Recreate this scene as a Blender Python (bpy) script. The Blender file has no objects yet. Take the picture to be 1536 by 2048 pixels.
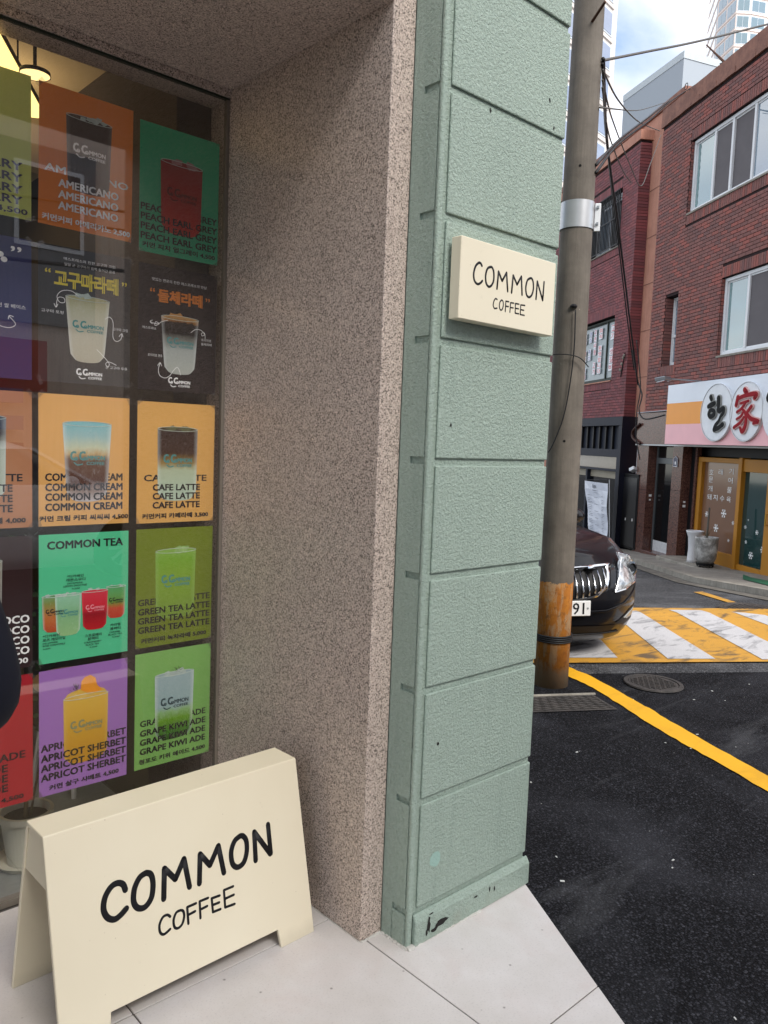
import bpy, bmesh, math, random
from math import sin, cos, pi, radians
from mathutils import Vector, Matrix
random.seed(7)
scene = bpy.context.scene
COL = scene.collection

# ------------------------------------------------------------------ camera
CAM = Vector((-1.6590, -1.5838, 1.5328))
ROWS = ((0.7365659, -0.6753353, 0.0373207), (-0.0337377, -0.0917941, -0.9952063), (0.6755238, 0.7317759, -0.0903966))
F_PX = 1581.54
cd = bpy.data.cameras.new('camera'); cam = bpy.data.objects.new('camera', cd); COL.objects.link(cam)
cd.sensor_fit = 'VERTICAL'; cd.sensor_height = 32.0; cd.lens = F_PX/2048*32.0
cd.clip_start = 0.02; cd.clip_end = 3000
R_, D_, Fw = [Vector(r) for r in ROWS]
cam.matrix_world = Matrix(((R_.x, -D_.x, -Fw.x, CAM.x), (R_.y, -D_.y, -Fw.y, CAM.y), (R_.z, -D_.z, -Fw.z, CAM.z), (0, 0, 0, 1)))
scene.camera = cam

# ------------------------------------------------------------------ world, sun, exposure
SUN_EL, SUN_AZ = radians(42), radians(188)      # azimuth measured from +y towards +x
world = bpy.data.worlds.new('World'); scene.world = world; world.use_nodes = True
wt = world.node_tree; wt.nodes.clear()
def WN(t, **k):
    n = wt.nodes.new(t)
    for a, b in k.items(): setattr(n, a, b)
    return n
wo = WN('ShaderNodeOutputWorld')
sky = WN('ShaderNodeTexSky', sky_type='NISHITA', sun_disc=False)
sky.sun_elevation = SUN_EL; sky.sun_rotation = SUN_AZ; sky.air_density = 1.0; sky.dust_density = 0.6
b1 = WN('ShaderNodeBackground'); b1.inputs['Strength'].default_value = 0.13
b2 = WN('ShaderNodeBackground')
b2.inputs['Strength'].default_value = 1.0
tc = WN('ShaderNodeTexCoord'); mp = WN('ShaderNodeMapping'); mp.inputs['Scale'].default_value = (1.0, 1.0, 1.9); mp.inputs['Location'].default_value = (3.05, 0.2, 0.6)
n1 = WN('ShaderNodeTexNoise'); n1.inputs['Scale'].default_value = 1.7; n1.inputs['Detail'].default_value = 9; n1.inputs['Roughness'].default_value = 0.55; n1.inputs['Distortion'].default_value = 0.35
r1 = WN('ShaderNodeValToRGB'); r1.color_ramp.elements[0].position = 0.34; r1.color_ramp.elements[1].position = 0.53
n2 = WN('ShaderNodeTexNoise'); n2.inputs['Scale'].default_value = 5.0; n2.inputs['Detail'].default_value = 7
r2 = WN('ShaderNodeValToRGB'); r2.color_ramp.elements[0].position = 0.3; r2.color_ramp.elements[0].color = (0.50, 0.53, 0.62, 1); r2.color_ramp.elements[1].position = 0.62; r2.color_ramp.elements[1].color = (0.80, 0.80, 0.80, 1)
mx = WN('ShaderNodeMixShader'); L = wt.links.new
L(tc.outputs['Generated'], mp.inputs['Vector']); L(mp.outputs['Vector'], n1.inputs['Vector']); L(mp.outputs['Vector'], n2.inputs['Vector'])
dp = WN('ShaderNodeVectorMath', operation='DOT_PRODUCT'); dp.inputs[1].default_value = Vector((R_*((1242-768)/F_PX) + D_*((62-1024)/F_PX) + Fw)).normalized()
m1 = WN('ShaderNodeMath', operation='SUBTRACT'); m1.inputs[1].default_value = 0.9945; m2 = WN('ShaderNodeMath', operation='MAXIMUM'); m2.inputs[1].default_value = 0.0; m3 = WN('ShaderNodeMath', operation='MULTIPLY'); m3.inputs[1].default_value = 34.0; m4 = WN('ShaderNodeMath', operation='SUBTRACT')
L(tc.outputs['Generated'], dp.inputs[0]); L(dp.outputs['Value'], m1.inputs[0]); L(m1.outputs[0], m2.inputs[0]); L(m2.outputs[0], m3.inputs[0]); L(n1.outputs['Fac'], m4.inputs[0]); L(m3.outputs[0], m4.inputs[1])   # the gap in the clouds
L(m4.outputs[0], r1.inputs['Fac']); L(n2.outputs['Fac'], r2.inputs['Fac']); L(r2.outputs['Color'], b2.inputs['Color'])
L(sky.outputs['Color'], b1.inputs['Color']); L(r1.outputs['Color'], mx.inputs['Fac']); L(b1.outputs[0], mx.inputs[1]); L(b2.outputs[0], mx.inputs[2]); L(mx.outputs[0], wo.inputs['Surface'])
sd = bpy.data.lights.new('sun', 'SUN'); sd.energy = 1.9; sd.angle = radians(24); sd.color = (1, 0.96, 0.9)
so = bpy.data.objects.new('sun', sd); COL.objects.link(so)
sv = Vector((sin(SUN_AZ)*cos(SUN_EL), cos(SUN_AZ)*cos(SUN_EL), sin(SUN_EL)))
so.rotation_euler = sv.to_track_quat('Z', 'Y').to_euler(); so.location = (0, 0, 30)
vs = scene.view_settings; vs.view_transform = 'Standard'; vs.look = 'None'; vs.exposure = 1.1; vs.gamma = 1.0; vs.use_curve_mapping = False
scene.cycles.max_bounces = 8; scene.cycles.transparent_max_bounces = 12; scene.cycles.use_denoising = True

# ------------------------------------------------------------------ measuring helpers
def ray(u, v): return (R_*((u-768)/F_PX) + D_*((v-1024)/F_PX) + Fw)
def hit_z(u, v, z): d = ray(u, v); return CAM + d*((z-CAM.z)/d.z)
def hit_y(u, v, y): d = ray(u, v); return CAM + d*((y-CAM.y)/d.y)
A34 = radians(34)
SD = Vector((sin(A34), cos(A34), 0)); TD = Vector((cos(A34), -sin(A34), 0))
TABLE = [(-500, -.03), (3.2, -.03), (5.0, -.08), (9.25, -.53), (14, -.77), (60, -3), (500, -3)]
def zr(S):
    for (a, za), (b, zb) in zip(TABLE, TABLE[1:]):
        if S <= b: return za + (zb-za)*(S-a)/(b-a)
    return TABLE[-1][1]
def ST(P): return P.x*SD.x+P.y*SD.y, P.x*TD.x+P.y*TD.y
def from_ST(S, T, dz=0.0): P = SD*S + TD*T; return Vector((P.x, P.y, zr(S)+dz))
def ground(u, v, dz=0.0):
    d = ray(u, v); k = 0.5
    while k < 200:
        P = CAM + d*k
        if P.z < zr(ST(P)[0])+dz: break
        k *= 1.002
    return P

# ------------------------------------------------------------------ materials
MATS = {}
def srgb(r, g, b):
    f = lambda c: (c/255/12.92) if c/255 <= 0.04045 else ((c/255+0.055)/1.055)**2.4
    return (f(r), f(g), f(b))
class NT:
    def __init__(s, name):
        s.m = bpy.data.materials.new(name); s.m.use_nodes = True; s.t = s.m.node_tree; s.t.nodes.clear()
        s.out = s.n('ShaderNodeOutputMaterial'); s.b = s.n('ShaderNodeBsdfPrincipled'); s.l(s.b.outputs[0], s.out.inputs['Surface'])
        s.tc = s.n('ShaderNodeTexCoord')
    def n(s, t, **k):
        n = s.t.nodes.new(t)
        for a, b in k.items(): setattr(n, a, b)
        return n
    def l(s, a, b): s.t.links.new(a, b)
    def noise(s, scale, detail=4, rough=.5, vec=None, dist=0.0):
        n = s.n('ShaderNodeTexNoise'); n.inputs['Scale'].default_value = scale; n.inputs['Detail'].default_value = detail; n.inputs['Roughness'].default_value = rough; n.inputs['Distortion'].default_value = dist
        s.l(vec or s.tc.outputs['Object'], n.inputs['Vector']); return n.outputs['Fac']
    def ramp(s, fac, stops, interp='LINEAR'):
        r = s.n('ShaderNodeValToRGB'); cr = r.color_ramp; cr.interpolation = interp
        while len(cr.elements) < len(stops): cr.elements.new(0.5)
        for e, (p, c) in zip(cr.elements, stops):
            e.position = p; e.color = (*c, 1) if not isinstance(c, (int, float)) else (c, c, c, 1)
        s.l(fac, r.inputs['Fac']); return r.outputs['Color']
    def mix(s, fac, a, b, mode='MIX'):
        m = s.n('ShaderNodeMix', data_type='RGBA', blend_type=mode)
        for k, v in ((0, fac), (6, a), (7, b)):
            if hasattr(v, 'node'): s.l(v, m.inputs[k])
            else: m.inputs[k].default_value = v if isinstance(v, (int, float)) else (*v, 1)
        return m.outputs[2]
    def math(s, op, a, b=0.0):
        m = s.n('ShaderNodeMath', operation=op)
        for k, v in ((0, a), (1, b)):
            if hasattr(v, 'node'): s.l(v, m.inputs[k])
            else: m.inputs[k].default_value = v
        return m.outputs[0]
    def bump(s, h, strength=.3, dist=.01):
        b = s.n('ShaderNodeBump'); b.inputs['Strength'].default_value = strength; b.inputs['Distance'].default_value = dist
        s.l(h, b.inputs['Height']); s.l(b.outputs[0], s.b.inputs['Normal'])
    def base(s, c, rough=.6, metal=0.0, spec=None):
        if hasattr(c, 'node'): s.l(c, s.b.inputs['Base Color'])
        else: s.b.inputs['Base Color'].default_value = (*c, 1)
        if hasattr(rough, 'node'): s.l(rough, s.b.inputs['Roughness'])
        else: s.b.inputs['Roughness'].default_value = rough
        s.b.inputs['Metallic'].default_value = metal
        if spec is not None: s.b.inputs['Specular IOR Level'].default_value = spec
    def sep(s, out='Object'):
        x = s.n('ShaderNodeSeparateXYZ'); s.l(s.tc.outputs[out], x.inputs[0]); return x.outputs
def simple(name, c, rough=.6, metal=0., var=.12, scale=6., bump=0., spec=None):
    if name in MATS: return MATS[name]
    t = NT(name); f = t.noise(scale, 5)
    t.base(t.mix(f, tuple(x*(1-var) for x in c), tuple(min(1, x*(1+var)) for x in c)), rough, metal, .28 if spec is None and rough > .4 else spec)
    if bump: t.bump(t.noise(scale*12, 3), bump, .002)
    MATS[name] = t.m; return t.m
def emit(name, c, s):
    t = NT(name); t.base(c, .5); t.b.inputs['Emission Color'].default_value = (*c, 1); t.b.inputs['Emission Strength'].default_value = s
    return t.m
def glassy(name, tint=(1, 1, 1), base_refl=1.0, trans=1.0, ior=1.5, rough=0.0):
    t = NT(name); t.t.nodes.remove(t.b)
    tr = t.n('ShaderNodeBsdfTransparent'); tr.inputs[0].default_value = (*[x*trans for x in tint], 1)
    gl = t.n('ShaderNodeBsdfGlossy'); gl.inputs['Roughness'].default_value = rough; gl.inputs[0].default_value = (base_refl,)*3+(1,)
    lw = t.n('ShaderNodeLayerWeight'); lw.inputs[0].default_value = .5; mx = t.n('ShaderNodeMixShader')
    f0 = ((ior-1)/(ior+1))**2; fr = t.math('ADD', t.math('MULTIPLY', t.math('POWER', lw.outputs['Facing'], 5.0), 1-f0), f0)
    t.l(fr, mx.inputs[0]); t.l(tr.outputs[0], mx.inputs[1]); t.l(gl.outputs[0], mx.inputs[2]); t.l(mx.outputs[0], t.out.inputs['Surface'])
    return t.m

def m_stucco():
    t = NT('green_stucco'); z = t.sep()[2]
    base = t.mix(t.noise(2.2, 5), srgb(150, 168, 155), srgb(165, 183, 169))
    pit = t.ramp(t.noise(95, 3, .6), [(.36, 0.0), (.62, 1.0)])
    base = t.mix(t.math('MULTIPLY', pit, .22), base, srgb(200, 214, 205))
    dirt = t.ramp(t.math('ADD', t.math('MULTIPLY', z, -2.6), t.noise(9, 6, .65)), [(.42, 0.0), (.75, 1.0)])
    base = t.mix(t.math('MULTIPLY', dirt, .45), base, srgb(150, 146, 132))
    mps = t.n('ShaderNodeMapping'); mps.inputs['Scale'].default_value = (10, 10, .7); t.l(t.tc.outputs['Object'], mps.inputs['Vector'])
    streak = t.ramp(t.noise(2.2, 7, .7, vec=mps.outputs[0], dist=.3), [(.52, 0.0), (.72, 1.0)])
    base = t.mix(t.math('MULTIPLY', streak, .30), base, srgb(128, 146, 136))
    t.base(base, .62)
    h = t.math('ADD', t.ramp(t.noise(112, 5, .66, dist=.5), [(.3, 0.0), (.7, 1.0)]), t.math('MULTIPLY', t.noise(36, 4, .6), .8))
    t.bump(h, .9, .0046); return t.m
def m_granite(name, hi, lo, fleck, sc=330, rough=.45, thr=.40):
    t = NT(name)
    base = t.mix(t.ramp(t.noise(sc*.55, 3, .6), [(.40, 0.0), (.60, 1.0)]), lo, hi)
    v = t.n('ShaderNodeTexVoronoi'); v.inputs['Scale'].default_value = sc*.8; t.l(t.tc.outputs['Object'], v.inputs['Vector'])
    sx = t.n('ShaderNodeSeparateColor'); t.l(v.outputs['Color'], sx.inputs[0])
    f = t.ramp(sx.outputs[0], [(thr-.25, 1.0), (thr-.17, 0.0)], 'LINEAR')
    base = t.mix(t.math('MULTIPLY', f, .85), base, fleck)
    f2 = t.ramp(sx.outputs[1], [(.86, 0.0), (.92, 1.0)])
    base = t.mix(t.math('MULTIPLY', f2, .6), base, tuple(min(1, x*1.5) for x in hi))
    base = t.mix(t.math('MULTIPLY', t.ramp(t.noise(1.6, 5), [(.4, 0.0), (.75, 1.0)]), .16), base, tuple(x*.62 for x in lo))
    t.base(base, rough); t.bump(t.noise(sc*.5, 3), .35, .001); return t.m
def m_asphalt(name, dark, light, sc=120, spots=True, bump=.9):
    t = NT(name)
    v0 = t.n('ShaderNodeTexVoronoi'); v0.inputs['Scale'].default_value = sc; t.l(t.tc.outputs['Object'], v0.inputs['Vector'])
    s0 = t.n('ShaderNodeSeparateColor'); t.l(v0.outputs['Color'], s0.inputs[0])
    base = t.mix(t.ramp(s0.outputs[0], [(.25, 0.0), (.98, 1.0)]), dark, light)
    base = t.mix(t.ramp(v0.outputs['Distance'], [(.30, 0.0), (.62, 1.0)]), base, tuple(x*.35 for x in dark))
    base = t.mix(t.math('MULTIPLY', t.ramp(s0.outputs[1], [(.93, 0.0), (.97, 1.0)]), .30), base, tuple(x*2.6+.02 for x in light))
    big = t.ramp(t.noise(1.3, 6, .6, dist=.5), [(.48, 0.0), (.74, 1.0)])
    base = t.mix(t.math('MULTIPLY', big, .30), base, tuple(x*2.0+.014 for x in light))
    mp = t.n('ShaderNodeMapping'); mp.inputs['Scale'].default_value = (.5, 3.0, 1); mp.inputs['Rotation'].default_value = (0, 0, radians(-20)); t.l(t.tc.outputs['Object'], mp.inputs['Vector'])
    dust = t.ramp(t.noise(1.1, 8, .66, vec=mp.outputs[0], dist=.8), [(.56, 0.0), (.74, 1.0)])
    base = t.mix(t.math('MULTIPLY', dust, .5), base, (.11, .11, .115))
    if spots:
        v = t.n('ShaderNodeTexVoronoi'); v.inputs['Scale'].default_value = 26; v.inputs['Randomness'].default_value = 1; t.l(t.tc.outputs['Object'], v.inputs['Vector'])
        sx = t.n('ShaderNodeSeparateColor'); t.l(v.outputs['Color'], sx.inputs[0])
        a = t.ramp(v.outputs['Distance'], [(.03, 1.0), (.10, 0.0)]); b = t.ramp(sx.outputs[0], [(.93, 0.0), (.95, 1.0)])
        base = t.mix(t.math('MULTIPLY', t.math('MULTIPLY', a, b), .8), base, (.55, .55, .52))
    t.base(base, .8, spec=.14)
    h = t.math('ADD', t.math('MULTIPLY', v0.outputs['Distance'], -1.2), t.math('MULTIPLY', t.noise(sc*.7, 4, .75), 1.0))
    t.bump(h, bump, .006); return t.m
def m_paint(name, c, worn, amount=.5, sc=7., crack=True):
    t = NT(name)
    base = t.mix(t.noise(3, 5), tuple(x*.86 for x in c), tuple(min(1, x*1.08) for x in c))
    mp = t.n('ShaderNodeMapping'); mp.inputs['Scale'].default_value = (1, 2.6, 1); mp.inputs['Rotation'].default_value = (0, 0, radians(-36)); t.l(t.tc.outputs['Object'], mp.inputs['Vector'])
    w = t.ramp(t.noise(sc*.35, 9, .68, vec=mp.outputs[0], dist=.6), [(.52, 0.0), (.66, 1.0)])
    base = t.mix(t.math('MULTIPLY', w, amount), base, worn)
    g = t.ramp(t.noise(150, 3, .7), [(.35, 0.0), (.5, 1.0)])
    base = t.mix(t.math('MULTIPLY', t.math('SUBTRACT', 1.0, g), .35*amount), base, worn)
    t.base(base, .6); t.bump(t.noise(140, 3), .5, .002); return t.m
def m_tile():
    t = NT('floor_tile_stone')
    base = t.mix(t.ramp(t.noise(2.6, 6, .6), [(.35, 0.0), (.68, 1.0)]), srgb(196, 190, 185), srgb(212, 207, 205))
    base = t.mix(t.math('MULTIPLY', t.ramp(t.noise(5.5, 7, .6, dist=.7), [(.5, 0.0), (.72, 1.0)]), .35), base, srgb(194, 178, 172))
    base = t.mix(t.math('MULTIPLY', t.ramp(t.noise(170, 3), [(.55, 0.0), (.7, 1.0)]), .22), base, srgb(150, 145, 145))
    v = t.n('ShaderNodeTexVoronoi'); v.inputs['Scale'].default_value = 19; t.l(t.tc.outputs['Object'], v.inputs['Vector'])
    sx = t.n('ShaderNodeSeparateColor'); t.l(v.outputs['Color'], sx.inputs[0])
    sp = t.math('MULTIPLY', t.ramp(v.outputs['Distance'], [(.04, 1.0), (.10, 0.0)]), t.ramp(sx.outputs[0], [(.85, 0.0), (.88, 1.0)]))
    base = t.mix(t.math('MULTIPLY', sp, .7), base, srgb(96, 88, 84))
    scr = t.ramp(t.noise(14, 10, .8, dist=2.2), [(.495, 0.0), (.50, 1.0), (.505, 0.0)])
    base = t.mix(t.math('MULTIPLY', scr, .10), base, srgb(110, 104, 100))
    t.base(base, .5); t.bump(t.noise(130, 3), .18, .001); return t.m
def m_brick(name, cols, dark):
    t = NT(name); oi = t.n('ShaderNodeObjectInfo'); ge = t.n('ShaderNodeNewGeometry')
    r = t.math('FRACT', t.math('ADD', oi.outputs['Random'], ge.outputs['Random Per Island']))
    n = len(cols); base = t.ramp(r, [(i/n, c) for i, c in enumerate(cols)], 'CONSTANT')
    base = t.mix(t.math('MULTIPLY', t.ramp(t.noise(30, 5, .7), [(.4, 0.0), (.75, 1.0)]), .5), base, dark)
    base = t.mix(t.math('MULTIPLY', t.ramp(t.noise(.9, 5, .6), [(.5, 0.0), (.8, 1.0)]), .35), base, tuple(x*.6 for x in dark))
    t.base(base, .75); t.bump(t.noise(90, 4), .4, .004); return t.m
def m_concrete(name, a, b, sc=5., rough=.8, streak=True, bump=.3):
    t = NT(name); base = t.mix(t.ramp(t.noise(sc, 8, .65), [(.35, 0.0), (.7, 1.0)]), a, b)
    base = t.mix(t.math('MULTIPLY', t.ramp(t.noise(sc*30, 3), [(.5, 0.0), (.7, 1.0)]), .25), base, tuple(x*.5 for x in a))
    if streak:
        mp = t.n('ShaderNodeMapping'); mp.inputs['Scale'].default_value = (9, 9, .5); t.l(t.tc.outputs['Object'], mp.inputs['Vector'])
        base = t.mix(t.math('MULTIPLY', t.ramp(t.noise(sc, 5, .6, vec=mp.outputs[0]), [(.45, 0.0), (.7, 1.0)]), .4), base, tuple(x*.55 for x in a))
    t.base(base, rough); t.bump(t.noise(sc*24, 4), bump, .003); return t.m
def m_pole():
    t = NT('pole_concrete_and_paint'); z = t.sep()[2]
    base = t.mix(t.ramp(t.noise(4, 8, .65), [(.35, 0.0), (.7, 1.0)]), srgb(90, 83, 75), srgb(118, 110, 100))
    mp = t.n('ShaderNodeMapping'); mp.inputs['Scale'].default_value = (14, 14, .6); t.l(t.tc.outputs['Object'], mp.inputs['Vector'])
    base = t.mix(t.math('MULTIPLY', t.ramp(t.noise(3, 6, .7, vec=mp.outputs[0]), [(.45, 0.0), (.7, 1.0)]), .45), base, srgb(72, 66, 58))
    v = t.ramp(t.noise(16, 6, .7), [(.70, 0.0), (.74, 1.0)]); base = t.mix(t.math('MULTIPLY', v, .6), base, srgb(196, 188, 176))
    o = t.mix(t.ramp(t.noise(9, 8, .7), [(.4, 0.0), (.6, 1.0)]), srgb(190, 122, 38), srgb(168, 100, 30))
    mp2 = t.n('ShaderNodeMapping'); mp2.inputs['Scale'].default_value = (5, 5, 1.0); t.l(t.tc.outputs['Object'], mp2.inputs['Vector'])
    w = t.ramp(t.noise(3.4, 9, .75, vec=mp2.outputs[0], dist=.5), [(.50, 0.0), (.58, 1.0)])
    o = t.mix(t.math('MULTIPLY', w, .75), o, srgb(176, 150, 116))
    rs = t.ramp(t.noise(26, 7, .75), [(.55, 0.0), (.63, 1.0)]); o = t.mix(t.math('MULTIPLY', rs, .6), o, srgb(104, 72, 40))
    low = t.ramp(t.math('ADD', z, t.math('MULTIPLY', t.noise(12, 6, .7), .25)), [(.22, 1.0), (.30, 0.0)]); o = t.mix(t.math('MULTIPLY', low, .75), o, srgb(150, 132, 108))
    edge = t.math('ADD', z, t.math('MULTIPLY', t.noise(9, 7, .7), .14))
    k = t.ramp(edge, [(.20, 1.0), (.2001, 1.0)])
    cmp = t.n('ShaderNodeMath', operation='LESS_THAN'); t.l(edge, cmp.inputs[0]); cmp.inputs[1].default_value = PAINT_Z+.07
    base = t.mix(cmp.outputs[0], base, o)
    t.base(base, .78); t.bump(t.noise(90, 5, .7), .5, .003); return t.m
PAINT_Z = 0.70

# ------------------------------------------------------------------ mesh helpers
class MB:
    def __init__(s): s.v = []; s.f = []; s.uv = None
    def add(s, vs, fs):
        o = len(s.v); s.v += [tuple(p) for p in vs]; s.f += [tuple(i+o for i in f) for f in fs]; return s
    def box(s, x0, x1, y0, y1, z0, z1):
        return s.add([(x0, y0, z0), (x1, y0, z0), (x1, y1, z0), (x0, y1, z0), (x0, y0, z1), (x1, y0, z1), (x1, y1, z1), (x0, y1, z1)],
                     [(0, 3, 2, 1), (4, 5, 6, 7), (0, 1, 5, 4), (1, 2, 6, 5), (2, 3, 7, 6), (3, 0, 4, 7)])
    def obox(s, c, ax, ay, az):
        c, ax, ay, az = map(Vector, (c, ax, ay, az)); P = []
        for k in (-1, 1):
            for i, j in ((-1, -1), (1, -1), (1, 1), (-1, 1)): P.append(c+ax*i+ay*j+az*k)
        return s.add(P, [(0, 3, 2, 1), (4, 5, 6, 7), (0, 1, 5, 4), (1, 2, 6, 5), (2, 3, 7, 6), (3, 0, 4, 7)])
    def prism(s, pts, z0, z1):
        n = len(pts); return s.add([(x, y, z0) for x, y in pts]+[(x, y, z1) for x, y in pts], [tuple(range(n-1, -1, -1)), tuple(range(n, 2*n))]+[(i, (i+1) % n, n+(i+1) % n, n+i) for i in range(n)])
    def lathe(s, prof, seg=24, c=(0, 0, 0), cap=True):
        n = len(prof); vs = [(c[0]+r*cos(2*pi*j/seg), c[1]+r*sin(2*pi*j/seg), c[2]+z) for r, z in prof for j in range(seg)]
        fs = [(i*seg+j, i*seg+(j+1) % seg, (i+1)*seg+(j+1) % seg, (i+1)*seg+j) for i in range(n-1) for j in range(seg)]
        if cap: fs += [tuple(range(seg-1, -1, -1)), tuple((n-1)*seg+j for j in range(seg))]
        return s.add(vs, fs)
    def tube(s, pts, r, seg=8, caps=True, flat=None):
        pts = [Vector(p) for p in pts]; n = len(pts); rs = r if isinstance(r, (list, tuple)) else [r]*n; vs = []; fs = []
        up = Vector((0, 0, 1)); prev = None
        for i, p in enumerate(pts):
            t = (pts[min(i+1, n-1)]-pts[max(i-1, 0)]).normalized()
            if prev is None:
                a = t.orthogonal().normalized()
                if abs(t.dot(up)) < .9: a = t.cross(up).normalized()
            else: a = (prev - t*prev.dot(t)).normalized()
            prev = a; b = t.cross(a)
            for j in range(seg): vs.append(p + (a*cos(2*pi*j/seg)+b*sin(2*pi*j/seg))*rs[i])
        for i in range(n-1):
            for j in range(seg): fs.append((i*seg+j, i*seg+(j+1) % seg, (i+1)*seg+(j+1) % seg, (i+1)*seg+j))
        if caps: fs += [tuple(range(seg-1, -1, -1)), tuple((n-1)*seg+j for j in range(seg))]
        return s.add(vs, fs)
    def ball(s, c, r, seg=10, sc=(1, 1, 1)):
        prof = [(max(1e-5, sin(pi*k/6)), -cos(pi*k/6)) for k in range(7)]
        m = MB().lathe(prof, seg); return s.add([(c[0]+x*r*sc[0], c[1]+y*r*sc[1], c[2]+z*r*sc[2]) for x, y, z in m.v], m.f)
    def mesh(s, name, smooth=False):
        me = bpy.data.meshes.new(name); me.from_pydata([tuple(p) for p in s.v], [], s.f); me.validate()
        if smooth: me.polygons.foreach_set('use_smooth', [True]*len(me.polygons))
        me.update(); return me
    def build(s, name, mat, parent=None, smooth=False, bevel=0., loc=None, seg=1):
        me = s.mesh(name, smooth); return link(name, me, mat, parent, bevel, loc, seg)
def link(name, me, mat=None, parent=None, bevel=0., loc=None, seg=1):
    o = bpy.data.objects.new(name, me); COL.objects.link(o)
    if mat is not None and not len(me.materials): me.materials.append(mat)
    if parent: o.parent = parent
    if loc: o.location = loc
    if bevel:
        b = o.modifiers.new('bevel', 'BEVEL'); b.width = bevel; b.segments = seg; b.limit_method = 'ANGLE'; b.angle_limit = radians(35)
    return o
def thing(name, label, cat, loc=(0, 0, 0), rz=0., group=None):
    o = bpy.data.objects.new(name, None); COL.objects.link(o); o.location = loc; o.rotation_euler = (0, 0, rz); return tag(o, label, cat, group)
def tag(o, label=None, cat=None, group=None, kind=None):
    if label: o['label'] = label
    if cat: o['category'] = cat
    if group: o['group'] = group
    if kind: o['kind'] = kind
    return o
def structure(name, label=None):
    o = bpy.data.objects.new(name, None); COL.objects.link(o); o['kind'] = 'structure'
    if label: o['label'] = label
    return o
def ngon_mesh(pts3, name='polygon'):
    bm = bmesh.new(); vs = [bm.verts.new(p) for p in pts3]; bm.faces.new(vs); bmesh.ops.triangulate(bm, faces=bm.faces[:])
    me = bpy.data.meshes.new(name); bm.to_mesh(me); bm.free(); return me
def ground_sheet(name, stpts, dz, mat, parent=None, kind='structure', thick=None, off=0.0):
    """a sheet following the sloping street; stpts are (S, T) pairs"""
    bm = bmesh.new(); vs = [bm.verts.new((S, T, 0)) for S, T in stpts]; bm.faces.new(vs)
    for S0, _ in TABLE[1:-1]:
        bmesh.ops.bisect_plane(bm, geom=bm.verts[:]+bm.edges[:]+bm.faces[:], plane_co=(S0, 0, 0), plane_no=(1, 0, 0))
    bmesh.ops.triangulate(bm, faces=bm.faces[:])
    if thick:
        r = bmesh.ops.extrude_face_region(bm, geom=bm.faces[:])
        for v in r['geom']:
            if isinstance(v, bmesh.types.BMVert): v.co.z -= thick
    for v in bm.verts:
        P = from_ST(v.co.x, v.co.y, dz+v.co.z); v.co = P
    bmesh.ops.recalc_face_normals(bm, faces=bm.faces[:])
    if not thick:
        for f in bm.faces:
            if f.normal.z < 0: f.normal_flip()
    me = bpy.data.meshes.new(name); bm.to_mesh(me); bm.free()
    o = link(name, me, mat, parent)
    if kind and not parent: o['kind'] = kind
    return o
TXT = {}
def text_geo(s, bold=0.):
    k = (s, bold)
    if k not in TXT:
        c = bpy.data.curves.new('text', 'FONT'); c.body = s; c.size = 1; c.resolution_u = 2; c.offset = bold
        o = bpy.data.objects.new('text', c); me = bpy.data.meshes.new_from_object(o)
        vs = [(v.co.x, v.co.y) for v in me.vertices]; fs = [tuple(p.vertices) for p in me.polygons]
        bpy.data.objects.remove(o); bpy.data.curves.remove(c); bpy.data.meshes.remove(me)
        xs = [v[0] for v in vs] or [0, 1]; ys = [v[1] for v in vs] or [0, 1]
        TXT[k] = (vs, fs, min(xs), max(xs), min(ys), max(ys))
    return TXT[k]
def put_text(mb, s, x0, x1, z0, z1, y=0., bold=0.02, flip=1):
    """fit a line of lettering into the rectangle x0..x1, z0..z1 of the plane y; heavier weights print it twice, slightly shifted"""
    vs, fs, a, b, c, d = text_geo(s, 0.0)
    if not vs: return
    e = min(bold*2.3, .050)*(z1-z0)*1.1
    shifts = [(0, 0)] if bold < .005 else [(-e, -e*.6), (e, e*.6), (-e, e*.6), (e, -e*.6)]
    for n_, (dx, dz) in enumerate(shifts):
        mb.add([(x0+dx+(v[0]-a)/(b-a)*(x1-x0), y-.00004*n_, z0+dz+(v[1]-c)/(d-c)*(z1-z0)) for v in vs], fs)
def smooth_path(pts, closed=False, sub=6):
    n = len(pts); out = []
    P = [Vector((*p, 0)) if len(p) == 2 else Vector(p) for p in pts]
    rng = n if closed else n-1
    for i in range(rng):
        p0 = P[(i-1) % n] if closed or i > 0 else P[0]; p1 = P[i % n]; p2 = P[(i+1) % n]; p3 = P[(i+2) % n] if closed or i+2 < n else P[n-1]
        for k in range(sub):
            t = k/sub; out.append(.5*((2*p1)+(p2-p0)*t+(2*p0-5*p1+4*p2-p3)*t*t+(3*p1-p0-3*p2+p3)*t**3))
    out.append(P[0] if closed else P[-1]); return out

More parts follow.
